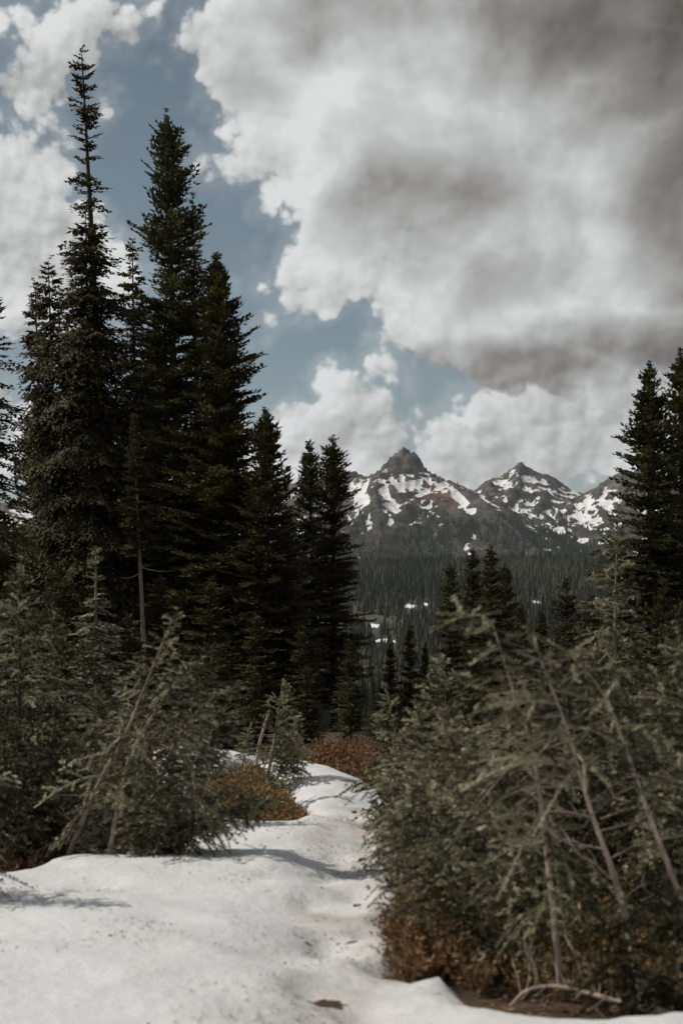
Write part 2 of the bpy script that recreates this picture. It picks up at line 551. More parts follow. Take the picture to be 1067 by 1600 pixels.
def mountain(name, label, ridges, xr, yr, cell, seed, snow_spots, red_spots=(), base=-40.0, snow_bias=0.0):
    xs = np.arange(xr[0], xr[1], cell); ys = np.arange(yr[0], yr[1], cell)
    X, Y, Q = grid(xs, ys)
    wx = X + 30 * (fbm(X / 150, Y / 150, 4, seed + 50) - 0.5); wy = Y + 30 * (fbm(X / 150 + 9, Y / 150, 4, seed + 60) - 0.5)
    Z = np.maximum.reduce([seg_field(wx, wy, r, 1.25, 0.50, 65.0) for r in ridges])
    crest = np.maximum.reduce([seg_field(X, Y, r, 1.25, 0.50, 65.0) for r in ridges])
    away = smooth(crest - Z, 0, 1)
    body = np.clip((Z - base) / 200.0, 0, 1)
    rn = fbm(X / 210.0, Y / 320.0, 6, seed, 0.52, True)
    rf = fbm(X / 42.0, Y / 60.0, 4, seed + 20, 0.55, True)
    crag = np.maximum.reduce([seg_field(wx, wy, [(p[0], p[1], p[3], 0) for p in q], 0.0, 1 / 170.0, 1e-6) for q in ridges])
    crag = np.clip(crag, 0, 1)
    rv = fbm(X / 26.0, Y / 26.0, 4, seed + 30, 0.6, True)
    D = -np.maximum.reduce([seg_field(wx, wy, [(p[0], p[1], 0.0, 0) for p in q], 0.0, 1.0, 1e-6) for q in ridges[:1]])
    calm = 0.25 + 0.75 * smooth(D, 0, 170)
    Z = Z + body * calm * (74.0 * (rn - 0.42) + 26.0 * (rf - 0.4)) + crag * 40.0 * (rv - 0.42)
    Z = np.maximum(Z, base + 0.15 * (Z - base))
    V = np.stack([X, Y, Z], 1)
    zz = Z.reshape(len(ys), len(xs))
    gy, gx = np.gradient(zz, cell)
    slope = np.hypot(gx, gy).ravel()
    blur = zz.copy()
    for _ in range(10):
        blur[1:-1, 1:-1] = (blur[:-2, 1:-1] + blur[2:, 1:-1] + blur[1:-1, :-2] + blur[1:-1, 2:]) / 4
    hollow = ((blur - zz) / cell).ravel()
    for _ in range(70):
        blur[1:-1, 1:-1] = (blur[:-2, 1:-1] + blur[2:, 1:-1] + blur[1:-1, :-2] + blur[1:-1, 2:]) / 4
    gully = ((blur - zz) / 14.0).ravel()
    PX = 533.5 + X / Y * FPX; PY = HORIZON - (Z - CAM_Z) / Y * FPX
    s = 0.34 * np.clip(gully, -1, 1) + 0.42 * (fbm((X + 0.35 * Y) / 55.0, Y / 190.0, 5, seed + 80, 0.62) - 0.5) * 2 + 0.6 * np.clip(hollow, -0.7, 0.7) - 0.42 * np.clip(slope - 0.62, -0.2, 1.2) + snow_bias
    s = s + 0.0011 * (Z - 150.0)
    for (cx, cy, rx, ry, ang, wgt) in snow_spots:
        ca, sa = math.cos(math.radians(ang)), math.sin(math.radians(ang))
        dx, dy = PX - cx, PY - cy
        u = (dx * ca + dy * sa) / rx; v = (-dx * sa + dy * ca) / ry
        s = s + wgt * np.exp(-(u * u + v * v) ** 1.5)
    red = np.zeros(len(X))
    for (cx, cy, rx, ry) in red_spots:
        red = np.maximum(red, np.exp(-(((PX - cx) / rx) ** 2 + ((PY - cy) / ry) ** 2)))
    o = link(name, make_mesh(name, V, Q, M['rock'], {'snow': s, 'red': red, 'low': smooth(PY, 770, 835)}, True))
    o['kind'] = 'structure'; o['label'] = label
    return X, Y, Z, s, PX, PY, slope


def rock_material():
    m, n, b, out = material('mountain_rock')
    co = n.new('ShaderNodeTexCoord').outputs['Object']
    f = n.noise(co, 0.020, 8.0, 0.68)
    g = n.noise(n.v('MULTIPLY', co, (1, 1, 3.0)), 0.05, 6.0, 0.65)
    rock = ramp(n, n.m('MULTIPLY_ADD', f, 0.6, n.m('MULTIPLY', g, 0.4)), ((0.36, (0.020, 0.018, 0.016)), (0.5, (0.080, 0.069, 0.059)), (0.66, (0.22, 0.19, 0.16))))
    rock = n.mix(n.m('MULTIPLY', attr(n, 'red'), n.step(f, 0.35, 0.6), clamp=True), rock, (0.22, 0.095, 0.07, 1))
    green = ramp(n, n.noise(co, 0.08, 5.0, 0.6), ((0.35, (0.016, 0.018, 0.010)), (0.7, (0.075, 0.068, 0.042))))
    rock = n.mix(n.m('MULTIPLY', attr(n, 'low'), n.step(n.noise(co, 0.012, 5.0, 0.6), 0.30, 0.50)), rock, green)
    s = n.m('ADD', attr(n, 'snow'), n.m('MULTIPLY', n.m('SUBTRACT', n.noise(n.v('MULTIPLY', co, (1.0, 0.5, 1.0)), 0.034, 8.0, 0.72), 0.5), 0.9))
    n.put(b.inputs['Base Color'], n.mix(n.step(s, 0.17, 0.23), rock, (0.80, 0.79, 0.79, 1)))
    b.inputs['Roughness'].default_value = 0.9
    b.inputs['Specular IOR Level'].default_value = 0.15
    bp = n.new('ShaderNodeBump'); bp.inputs['Strength'].default_value = 0.9; bp.inputs['Distance'].default_value = 9.0
    n.put(bp.inputs['Height'], n.m('ADD', f, n.m('MULTIPLY', g, 0.5))); n.t.links.new(bp.outputs[0], b.inputs['Normal'])
    M['rock'] = m


rock_material()
fields = []
fields.append(mountain('mountain', 'craggy grey peak with a pointed summit above a snowfield', [
    ridge((330, 775, 4800, .2), (450, 757, 4650, .2), (520, 742, 4530, .3), (548, 734, 4500, .5), (562, 741, 4480, .4), (588, 741, 4450, .5), (600, 728, 4430, 1), (612, 715, 4420, 1), (622, 707, 4410, 1), (633, 696, 4400, 1), (642, 701, 4395, 1), (655, 722, 4390, 1),
          (668, 743, 4380, 1), (690, 746, 4360, .6), (706, 751, 4340, .6), (722, 766, 4260, .4), (748, 777, 4160, .2), (790, 815, 3960, 0), (850, 868, 3720, 0), (900, 900, 3560, 0)),
    ridge((650, 722, 4390, .6), (672, 775, 4230, .3), (700, 822, 4020, 0), (720, 860, 3840, 0), (730, 885, 3700, 0)),
    ridge((556, 742, 4480, 0), (566, 790, 4260, 0), (556, 840, 3980, 0), (540, 880, 3760, 0)),
    ridge((600, 750, 4400, .2), (610, 800, 4180, 0), (640, 850, 3900, 0), (640, 885, 3720, 0))],
    (-330, 900), (3500, 4900), 6.5, 100,
    [(600, 757, 48, 15, -6, .55), (575, 790, 30, 26, 60, .22), (648, 754, 20, 9, -20, .4), (700, 765, 38, 6, 32, .45), (730, 790, 30, 7, 32, .35), (612, 800, 30, 14, 20, .14), (668, 800, 45, 22, 0, -.25), (633, 718, 28, 20, 0, -.55), (690, 840, 110, 30, 0, -.35), (590, 850, 90, 25, 0, -.28), (20, 812, 60, 20, 0, .3)],
    [(672, 770, 26, 16), (690, 788, 26, 13)]))
fields.append(mountain('mountain', 'snowy ridge glimpsed between the trunks behind the tall group', [
    ridge((-330, 770, 5000, .2), (0, 785, 4950, .2), (150, 766, 4900, .2), (330, 772, 4800, .2), (420, 770, 4720, .2)), ridge((0, 785, 4950, .1), (60, 830, 4600, 0), (100, 880, 4300, 0)), ridge((280, 775, 4820, .1), (260, 830, 4500, 0), (250, 880, 4200, 0))],
    (-1800, -310), (4000, 5200), 14.0, 400, [(20, 812, 80, 24, 0, .35), (200, 800, 80, 20, 0, .2)]))
fields.append(mountain('mountain', 'broad dark peak streaked with snow gullies behind the crag', [
    ridge((560, 800, 5500, 0), (680, 785, 5400, 0), (735, 769, 5300, .2), (765, 752, 5250, .3), (785, 742, 5200, .5), (797, 732, 5170, .8), (806, 724, 5160, .8), (815, 721, 5150, .7), (830, 730, 5150, .4), (850, 738, 5150, .3), (870, 750, 5150, .3), (890, 762, 5150, .2), (912, 770, 5150, .1), (960, 790, 5200, 0)),
    ridge((812, 727, 5150, .3), (812, 775, 4950, .2), (826, 815, 4720, .2), (836, 850, 4500, 0), (820, 880, 4300, 0)),
    ridge((765, 760, 5250, .1), (775, 800, 5000, 0), (790, 838, 4750, 0), (800, 880, 4450, 0)),
    ridge((868, 753, 5150, .1), (872, 795, 4900, .3), (880, 832, 4700, 0), (892, 880, 4420, 0))],
    (180, 1150), (4250, 5500), 6.0, 200,
    [(815, 743, 28, 9, 18, .55), (770, 790, 60, 9, 38, .5), (800, 825, 40, 8, 32, .4), (870, 862, 26, 8, 20, .6), (893, 795, 14, 42, 15, .42), (850, 768, 30, 8, 10, .25), (835, 800, 40, 10, 5, .1), (880, 850, 12, 26, 20, .25)], (), -40.0, -0.02))
fields.append(mountain('mountain', 'rocky ridge with snow rising behind the tall fir', [
    ridge((880, 800, 5100, 0), (905, 776, 5000, .1), (925, 763, 4950, .4), (945, 750, 4900, .6), (1000, 735, 4850, .5), (1067, 757, 4800, .2), (1180, 720, 4800, .4), (1400, 760, 4800, .2)),
    ridge((945, 752, 4900, .3), (928, 800, 4700, .3), (925, 840, 4480, 0), (915, 885, 4200, 0)),
    ridge((1067, 757, 4800, 0), (1040, 820, 4500, 0), (1010, 885, 4100, 0))],
    (740, 2000), (4050, 5300), 9.0, 300,
    [(935, 790, 22, 14, 20, .4), (920, 820, 14, 20, 20, .2)]))


# ------------------------------------------------------------------ far forests
def cones(P, H, W, seed):
    """P (n,3) bases; ragged three-tier conifers, 15 triangles each, as one mesh"""
    r = np.random.default_rng(seed)
    n = len(P); sides = 5
    Vs = []; Fs = []; tint = []
    off = 0
    base_t = r.random(n)
    for z0, z1, w in ((0.05, 0.55, 1.0), (0.32, 0.80, 0.72), (0.62, 1.0, 0.42)):
        th = r.random(n)[:, None] * 6.28 + np.arange(sides)[None] * 2 * math.pi / sides
        rad = (W * w)[:, None] * (0.7 + 0.6 * r.random((n, sides)))
        ring = np.stack([P[:, 0:1] + rad * np.cos(th), P[:, 1:2] + rad * np.sin(th), P[:, 2:3] + H[:, None] * (z0 + 0.08 * r.random((n, sides)))], -1)
        top = P + np.stack([0 * H, 0 * H, H * z1], 1)
        V = np.concatenate([ring, top[:, None]], 1)
        i = off + np.arange(n)[:, None] * (sides + 1)
        j = np.arange(sides)[None]
        Fs.append(np.stack([i + j, i + (j + 1) % sides, np.broadcast_to(i + sides, (n, sides))], -1).reshape(-1, 3))
        Vs.append(V.reshape(-1, 3)); off += n * (sides + 1)
        tint.append(np.repeat(base_t, sides + 1))
    return np.concatenate(Vs), np.concatenate(Fs), np.concatenate(tint)


CLEAR = [(716, 898, 12, 110), (640, 948, 15, 110), (664, 946, 10, 90), (584, 978, 10, 110), (600, 1002, 22, 130), (836, 941, 14, 110), (888, 946, 8, 90)]


def bench_point(px, py):
    d = np.linspace(1100, 2250, 1400)
    z = ground_z((px - 533.5) / FPX * d, d)
    row = HORIZON - (z - CAM_Z) / d * FPX
    i = int(np.argmin(np.abs(row - py)))
    return (px - 533.5) / FPX * d[i], d[i]


def build_forest():
    r = np.random.default_rng(5)
    n = 22000
    d = np.sqrt(r.uniform(420 ** 2, 2500 ** 2, n)); a = r.uniform(-0.27, 0.27, n)
    x = a * d
    dens = fbm(x / 130, d / 130, 4, 71)
    keep = r.random(n) < smooth(dens, 0.22, 0.42) * np.where(a < 0.0, 0.45, 1.0)
    patches = []
    for (px, py, w, L) in CLEAR:
        cx, cy = bench_point(px, py)
        patches.append((cx, cy, w, L))
        keep &= ~(((np.abs(x - cx * d / cy) < w * 0.55) & (d < cy + 12) & (d > cy - L)))
    x, d = x[keep], d[keep]
    H = r.uniform(7, 26, len(x)) * (0.75 + 0.5 * fbm(x / 60, d / 60, 2, 72)); W = H * r.uniform(0.10, 0.19, len(x))
    P = np.stack([x, d, ground_z(x, d) - 0.5], 1)
    V, F, t = cones(P, H, W, 6)
    o = link('valley_forest', make_mesh('valley_forest', V, F, M['far_tree'], {'tint': np.clip(t * 0.55 + 1.5 * (fbm(V[:, 0] / 170, V[:, 1] / 260, 4, 77) - 0.36), 0, 1)}))
    o['kind'] = 'stuff'; o['label'] = 'dark hazy conifer forest covering the bench below the mountains'
    # snow left in the clearings
    for k, (cx, cy, w, L) in enumerate(patches):
        th = np.linspace(0, 2 * math.pi, 40, endpoint=False)
        rr = 0.55 + 0.9 * np.array([vnoise(np.array([2.2 * math.cos(q) + 9 * k]), np.array([2.2 * math.sin(q)]), 88)[0] for q in th])
        X = cx + np.cos(th) * rr * w * 0.5; Y = cy + np.sin(th) * rr * L * 0.16
        V = np.concatenate([np.stack([X, Y, ground_z(X, Y) + 0.4], 1), [[cx, cy, ground_z(np.array([cx]), np.array([cy]))[0] + 1.6]]])
        F = np.array([(i, (i + 1) % 40, 40) for i in range(40)])
        o = link('snowfield', make_mesh('snowfield', V, F, bpy.data.materials['snow_plain'], None, True))
        o['kind'] = 'structure'
    # trees up the mountain sides
    Ps = []
    for i, (X, Y, Z, s, PX, PY, slope) in enumerate(fields):
        pr = smooth(PY, 770, 835) * 0.9 + 0.16 * smooth(PY, 735, 760)
        pr = pr * smooth(s, 0.12, -0.05) * smooth(slope, 1.3, 0.8) * smooth(fbm(X / 120, Y / 120, 4, 74 + i), 0.36, 0.56)
        pr = pr * (PX > -60) * (PX < 1120)
        pick = r.random(len(X)) < pr * (0.26, 0.3, 0.22, 0.2)[i] * np.where(PX < 530, 0.35, 1.0)
        Ps.append(np.stack([X[pick], Y[pick], Z[pick] - 1.0], 1) + r.uniform(-3, 3, (pick.sum(), 3)) * (1, 1, 0))
    P = np.concatenate(Ps)
    H = r.uniform(11, 24, len(P)) * (0.6 + 0.4 * smooth(P[:, 2], 260, 40))
    V, F, t = cones(P, H, H * r.uniform(0.13, 0.2, len(P)), 8)
    o = link('mountain_forest', make_mesh('mountain_forest', V, F, M['far_tree'], {'tint': t * 0.45}))
    o['kind'] = 'stuff'; o['label'] = 'scattered dark conifers climbing the mountain slopes'
    print('forest', len(x), 'mountain trees', len(P))


m_, n_, b_, o_ = material('snow_plain')
b_.inputs['Base Color'].default_value = (0.8, 0.79, 0.79, 1); b_.inputs['Roughness'].default_value = 0.7
build_forest()


def build_haze():
    lo = (-4400.0, -240.0, -93.0); hi = (4400.0, 5870.0, 400.0)
    V = [(x, y, z) for x in (lo[0], hi[0]) for y in (lo[1], hi[1]) for z in (lo[2], hi[2])]
    F = np.array([(0, 1, 3, 2), (4, 6, 7, 5), (0, 4, 5, 1), (2, 3, 7, 6), (0, 2, 6, 4), (1, 5, 7, 3)])
    m = bpy.data.materials.new('haze'); m.use_nodes = True
    m.node_tree.nodes.clear()
    n = Nodes(m.node_tree)
    out = n.new('ShaderNodeOutputMaterial')
    v = n.new('ShaderNodeVolumePrincipled')
    v.inputs['Color'].default_value = (0.80, 0.88, 0.95, 1)
    v.inputs['Density'].default_value = 0.000027
    v.inputs['Anisotropy'].default_value = 0.2
    m.node_tree.links.new(v.outputs[0], out.inputs['Volume'])
    o = link('haze', make_mesh('haze', V, F, m))
    o['kind'] = 'stuff'


build_haze()


# ------------------------------------------------------------------ conifers in the middle distance
def kites(B, T, W, N):
    """leaf-sized kites from base B to tip T, half width W, folded along their axis; N = up-ish normal"""
    ax = T - B
    side = np.cross(ax, N); side /= np.linalg.norm(side, axis=1)[:, None] + 1e-9
    nn = np.cross(side, ax); nn /= np.linalg.norm(nn, axis=1)[:, None] + 1e-9
    mid = B + 0.42 * ax - nn * (W * 0.45)[:, None]
    V = np.stack([B, mid + side * W[:, None], T, mid - side * W[:, None]], 1)
    return V                                             # (n,4,3)


def branch_template(L, style, seed, fine=1.0):
    """foliage of one conifer limb lying along +x; returns kites (n,4,3) and tint (n)"""
    r = np.random.default_rng(seed)
    B, T, W, N = [], [], [], []
    droop = {'fir': 0.02, 'hemlock': 0.16, 'cedar': 0.55}[style]
    lift = {'fir': 0.30, 'hemlock': 0.05, 'cedar': -0.25}[style]
    def shoots(p0, d0, ln, step, size):
        k = max(2, int(ln / step))
        s = (np.arange(k) + r.random(k) * 0.8) / k * ln
        side = np.where(np.arange(k) % 2 == 0, 1.0, -1.0)
        lat = np.cross(d0, (0, 0, 1.0)); lat = lat / (np.linalg.norm(lat) + 1e-9)
        base = p0 + d0 * s[:, None]; base[:, 2] -= droop * s ** 2
        sl = size * (0.65 + 0.7 * r.random(k)) * (1.0 - 0.35 * s / ln)
        dirs = d0 * 0.75 + lat * (side * (0.55 + 0.5 * r.random(k)))[:, None] + np.array((0, 0, 1.0)) * (lift + 0.35 * (r.random(k) - 0.5))[:, None] * 1.0
        dirs[:, 2] -= droop * 0.9 * r.random(k)
        dirs /= np.linalg.norm(dirs, axis=1)[:, None]
        B.append(base); T.append(base + dirs * sl[:, None]); W.append(sl * (0.27 + 0.15 * r.random(k)))
        nn = r.normal(0, 0.45, (k, 3)); nn[:, 2] += 1; N.append(nn)
        e = p0 + d0 * ln; e[2] -= droop * ln ** 2                            # leading shoot
        B.append((e - d0 * size * 0.4)[None]); T.append((e + d0 * size * 0.8 + np.array((0, 0, lift * size * 0.5)))[None]); W.append(np.array([size * 0.22])); N.append(np.array([[0, 0, 1.0]]))
    size = 0.135 / fine
    step = 0.056 / fine
    shoots(np.zeros(3), np.array((1.0, 0, 0)), L, step * 0.8, size)
    tw = 0.085 / fine
    k = int(L * 0.90 / tw)
    for i in range(k):
        s = L * 0.10 + (i + r.random() * 0.7) * tw
        side = 1 if i % 2 else -1
        a = math.radians(r.uniform(42, 68)) * side
        ln = min((0.46 * (L - s) + 0.07) * r.uniform(0.6, 1.25), 0.85)
        d0 = np.array((math.cos(a), math.sin(a), r.uniform(-0.12, 0.10) - droop * 0.7)); d0 /= np.linalg.norm(d0)
        shoots(np.array((s, 0, 0)), d0, ln, step, size)
        if ln > 0.42:
            for q in range(int(ln / 0.17)):
                s2 = ln * (q + 0.7 + 0.4 * r.random()) / (ln / 0.17 + 0.6)
                a2 = a + math.radians(r.uniform(30, 55)) * (1 if q % 2 else -1)
                d2 = np.array((math.cos(a2), math.sin(a2), -droop)); d2 /= np.linalg.norm(d2)
                p2 = np.array((s, 0, 0)) + d0 * s2; p2[2] -= droop * s2 ** 2
                shoots(p2, d2, 0.5 * (ln - s2) + 0.06, step, size)
    B, T, W, N = map(np.concatenate, (B, T, W, N))
    return kites(B, T, W, N), r.random(len(B))


LENGTHS = (0.3, 0.55, 0.9, 1.4, 2.1)
TEMPL = {}


def templates(style, fine):
    key = (style, fine)
    if key not in TEMPL:
        TEMPL[key] = [[branch_template(L, style, 900 + 31 * i + 7 * v + len(style), fine) for v in range(3)] for i, L in enumerate(LENGTHS)]
    return TEMPL[key]


def place(K, scale, roll, elev, azim, sag, origin):
    """kites of a template -> scaled, sagged (z -= sag x^2), turned and moved"""
    V = K.reshape(-1, 3) * scale
    c, s = math.cos(roll), math.sin(roll)
    V = np.stack([V[:, 0], V[:, 1] * c - V[:, 2] * s, V[:, 1] * s + V[:, 2] * c], 1)
    c, s = math.cos(elev), math.sin(elev)
    X = V[:, 0] * c - V[:, 2] * s; Z = V[:, 0] * s + V[:, 2] * c - sag * V[:, 0] ** 2
    ca, sa = math.cos(azim), math.sin(azim)
    return np.stack([X * ca - V[:, 1] * sa, X * sa + V[:, 1] * ca, Z], 1) + origin


def kite_faces(n):
    i = np.arange(n)[:, None] * 4
    return np.concatenate([i + [0, 1, 2], i + [0, 2, 3]])


STYLE = {  # elevation of limbs (degrees) at the top, middle and foot of the crown; sag per metre
    'fir': ((48, 12, -14), -0.06), 'hemlock': ((35, -4, -26), 0.05), 'cedar': ((30, -10, -30), 0.10)}


def conifer(label, top, foot_px, d, profile, style='fir', seed=1, whorl=0.26, per=6, fine=1.0, mat='fir', trunk_r=None, bark='bark', gaps=0.0, crown_foot=None, name=None, group=None, dead=0, ragged=0.25, bow=0.0):
    """one tree: top pixel, column of its foot, distance, profile [(row, half width in pixels)]"""
    r = np.random.default_rng(seed)
    m = d / FPX
    tip = at(top[0], top[1], d)
    fx = (foot_px - 533.5) * m
    foot = np.array((fx, d, float(ground_z(np.array([fx]), np.array([d]))[0]) - 0.1))
    H = tip[2] - foot[2]
    root = link(name or {'fir': 'fir_tree', 'hemlock': 'hemlock_tree', 'cedar': 'cedar_tree'}[style], None, None, foot)
    tag(root, label, 'tree', group)
    rows = np.array([p[0] for p in profile], float); hw = np.array([p[1] for p in profile], float) * m
    n = 26
    t = np.linspace(0, 1, n)
    line = foot[None] * 0 + (tip - foot)[None] * t[:, None]
    line[:, 0] += bow * np.sin(t * math.pi) + 0.05 * (fbm(t * 6, t * 0 + seed, 3, seed) - 0.5) * (1 - t)
    tr = (trunk_r or max(0.03, H * 0.0105)) * 0.8
    rad = tr * np.maximum(1 - t, 0.0) ** 0.85 + 0.008
    rad[0] *= 1.35
    limbs = [tube(line, rad, 8)]
    z_low = CAM_Z + (HORIZON - (crown_foot or rows[-1])) * m - foot[2]
    z = H - 0.10
    Ks, tints = [], []
    tem = templates(style, fine)
    el, sag = STYLE[style]
    first = True
    while z > z_low:
        row = HORIZON - (foot[2] + z - CAM_Z) / m
        R = float(np.interp(row, rows, hw)) * (0.72 + 0.28 * min(1.0, (H - z) / 2.2))
        f = (H - z) / max(H - z_low, 0.1)
        e0 = np.interp(f, (0, 0.4, 1), el)
        c = np.array([np.interp(z / H, t, line[:, k]) for k in range(3)])
        off = r.uniform(0, 6.28)
        k = max(3, int(round(per * 1.25 * r.uniform(0.75, 1.25))))
        R_here = R * r.uniform(1 - ragged, 1 + ragged * 0.45)
        for j in range(k):
            if r.random() < gaps:
                continue
            L = R_here * r.uniform(0.72, 1.22) / max(math.cos(math.radians(e0)), 0.55)
            L = max(L, 0.10)
            i = int(np.argmin(np.abs(np.log(np.array(LENGTHS) / L))))
            K, ti = tem[i][r.integers(3)]
            az = off + j * 2 * math.pi / k + r.uniform(-0.35, 0.35)
            e = math.radians(e0 + r.uniform(-11, 11))
            o = c + (0, 0, r.uniform(-0.5, 0.5) * whorl)
            sg = sag * r.uniform(0.4, 1.6) * min(1.0, 1.2 / max(L, 0.3))
            Ks.append(place(K, L / LENGTHS[i], r.uniform(-0.3, 0.3), e, az, sg, o))
            tints.append(np.repeat(np.clip(ti * 0.75 + r.uniform(-0.12, 0.32), 0, 1), 4))
            if L > 0.5:
                xs = np.array((0, 0.4, 0.8)) * L
                P = np.stack([xs * math.cos(e) * math.cos(az), xs * math.cos(e) * math.sin(az), xs * math.sin(e) - sg * (xs * math.cos(e)) ** 2], 1) + o
                limbs.append(tube(P, np.array((0.016, 0.011, 0.004)) * (0.5 + 0.5 * L), 3))
        z -= 0.82 * whorl * r.uniform(0.75, 1.25) * (0.55 + 0.45 * min(1.0, f * 3 + 0.2))
    V = np.concatenate(Ks); n4 = len(V) // 4
    cr = link('crown', make_mesh('crown', V, kite_faces(n4), M[mat], {'tint': np.concatenate(tints)}), root)
    for k in range(dead):
        zz = r.uniform(0.15, 0.55) * H; az = r.uniform(0, 6.28); L = r.uniform(0.4, 1.0)
        c = np.array([np.interp(zz / H, t, line[:, q]) for q in range(3)])
        u = np.linspace(0, 1, 5)
        P = c + np.stack([u * L * math.cos(az), u * L * math.sin(az), -0.35 * L * u + 0.25 * L * u * u], 1)
        limbs.append(tube(P, 0.018 * (1 - 0.8 * u), 4))
    V, Q = tubes(limbs)
    tk = link('trunk', make_mesh('trunk', V, Q, M[bark], None, True), root)
    COUNT['tri'] += n4 * 2 + len(Q) * 2
    return root


COUNT = {'tri': 0}


def copy_tree(src, label, px, py_top, d, scale=1.0, turn=0.0, foot_px=None):
    """a copy of a tree and its parts, its top at a pixel, at distance d"""
    r_ = src.copy(); C.objects.link(r_)
    for ch in src.children:
        c = ch.copy(); C.objects.link(c); c.parent = r_
    tip = at(px, py_top, d)
    gz = float(ground_z(np.array([tip[0]]), np.array([d]))[0]) - 0.1
    h = max(v.co.z for v in src.children[1].data.vertices) if 'h' not in src else src['h']
    k = (tip[2] - gz) / h
    r_.location = (tip[0], d, gz); r_.scale = (k * scale, k * scale, k); r_.rotation_euler = (0, 0, turn)
    r_['label'] = label
    return r_


def build_trees():
    # the tall group on the left
    a = conifer('very tall sparse spire fir with ragged drooping top, tallest tree', (128, 78), 172, 37.5,
            [(78, 4), (95, 18), (130, 20), (150, 13), (160, 20), (200, 20), (215, 24), (235, 30), (250, 10), (280, 30), (310, 42), (345, 35), (400, 55), (500, 60), (640, 70), (900, 90)],
            'hemlock', 11, 0.40, 5, 1.0, 'fir', 0.24, gaps=0.34, crown_foot=1040, ragged=0.5, bow=0.1)
    conifer('broad hemlock with hanging foliage in front of the sparse spire', (134, 322), 150, 36.5,
            [(322, 4), (350, 18), (400, 42), (450, 64), (520, 78), (600, 88), (720, 94), (860, 98), (960, 98)], 'cedar', 12, 0.30, 6, 1.0, 'hemlock', gaps=0.12, crown_foot=1040, ragged=0.45, dead=8)
    conifer('hemlock with a leaning pointed top left of the spire trunk', (76, 406), 100, 37.0,
            [(406, 4), (430, 20), (470, 34), (560, 50), (700, 64), (850, 70), (940, 72)], 'cedar', 13, 0.32, 6, 1.0, 'hemlock', gaps=0.2, crown_foot=1040, ragged=0.5, dead=5)
    conifer('low topped hemlock at the outer side of the tall group', (55, 438), 82, 38.5,
            [(438, 4), (470, 16), (560, 30), (700, 36), (850, 44), (940, 46)], 'cedar', 14, 0.34, 6, 1.0, 'hemlock', gaps=0.2, crown_foot=1040, ragged=0.5)
    c = conifer('tall dense fir with an even pointed crown, second tallest tree', (261, 180), 290, 36.0,
            [(180, 4), (200, 14), (230, 26), (260, 38), (300, 40), (340, 44), (400, 56), (470, 62), (560, 72), (700, 84), (850, 90), (1000, 95)], 'fir', 15, 0.34, 6, 1.0, 'fir_green', 0.20, crown_foot=1040, ragged=0.45, gaps=0.08, dead=10)
    conifer('narrow dark fir showing just behind the dense tall fir', (301, 303), 318, 38.5,
            [(303, 6), (330, 14), (370, 18), (420, 26), (500, 44), (700, 70), (900, 90)], 'hemlock', 16, 0.30, 6, 1.0, 'fir', gaps=0.15, crown_foot=900, ragged=0.5)
    e = conifer('spiky fir on the sloping outer edge of the tall group', (338, 398), 372, 35.0,
            [(398, 4), (430, 16), (470, 30), (540, 46), (620, 62), (700, 76), (800, 94), (900, 112), (1020, 122), (1120, 126)], 'fir', 17, 0.27, 7, 1.0, 'fir', 0.19, crown_foot=1120, ragged=0.3)
    conifer('hemlock filling the gap between the spire and the dense fir', (207, 372), 222, 38.8,
            [(372, 4), (400, 14), (450, 24), (560, 40), (700, 52), (860, 60), (960, 62)], 'cedar', 18, 0.32, 6, 1.0, 'hemlock', gaps=0.12, crown_foot=1040, ragged=0.4)
    conifer('fir of middle height under the sloping edge of the tall group', (415, 640), 425, 33.5,
            [(640, 3), (680, 20), (740, 34), (820, 52), (900, 68), (1000, 84), (1120, 90)], 'fir', 19, 0.26, 7, 1.0, 'hemlock', crown_foot=1130, ragged=0.35)
    conifer('small pale green fir in front of the tall trunks', (209, 648), 232, 29.0,
            [(648, 3), (680, 14), (740, 22), (800, 26), (870, 28)], 'fir', 20, 0.17, 7, 1.3, 'hemlock', 0.07, 'pale_bark', crown_foot=868, ragged=0.25, dead=4)
    conifer('slender drooping sapling with straight pale trunk before dark firs', (150, 853), 150, 17.0,
            [(853, 2), (880, 10), (920, 24), (970, 40), (1040, 50), (1080, 52)], 'hemlock', 65, 0.16, 6, 2.0, 'sapling', 0.035, 'pale_bark', gaps=0.1, crown_foot=1080, ragged=0.25, name='hemlock_sapling')
    # left edge
    conifer('dark tree at the picture edge with limbs reaching in', (-18, 425), -30, 30.0,
            [(425, 4), (470, 24), (520, 44), (600, 60), (700, 80), (800, 92), (880, 96)], 'hemlock', 21, 0.36, 6, 1.0, 'fir', 0.2, gaps=0.25, crown_foot=900, ragged=0.5)
    # the dark pair in the middle
    k1 = conifer('dark fir, shorter tree of the pair beside the mountain view', (483, 690), 496, 47.0,
            [(690, 3), (720, 16), (760, 28), (820, 40), (900, 52), (1000, 60), (1090, 62)], 'fir', 22, 0.30, 6, 1.0, 'fir_green', 0.19, crown_foot=1100, ragged=0.4)
    k2 = conifer('dark fir, taller tree of the pair beside the mountain view', (520, 685), 524, 45.0,
            [(685, 3), (720, 18), (760, 32), (820, 46), (900, 60), (1000, 60), (1090, 58)], 'fir', 23, 0.33, 6, 1.0, 'fir', 0.19, crown_foot=1110, ragged=0.5)
    # right side
    l1 = conifer('tall full fir beside the snowy ridge', (1014, 570), 1020, 30.0,
            [(570, 3), (600, 16), (650, 36), (700, 48), (760, 62), (830, 78), (920, 86), (1050, 92)], 'fir', 24, 0.26, 7, 1.0, 'fir_green', 0.2, crown_foot=1060, ragged=0.35)
    conifer('tall fir cut by the picture edge behind the full fir', (1063, 548), 1072, 33.0,
            [(548, 3), (590, 18), (650, 38), (740, 58), (850, 74), (1000, 84)], 'fir', 25, 0.27, 7, 1.0, 'fir', 0.2, crown_foot=1040, ragged=0.35)
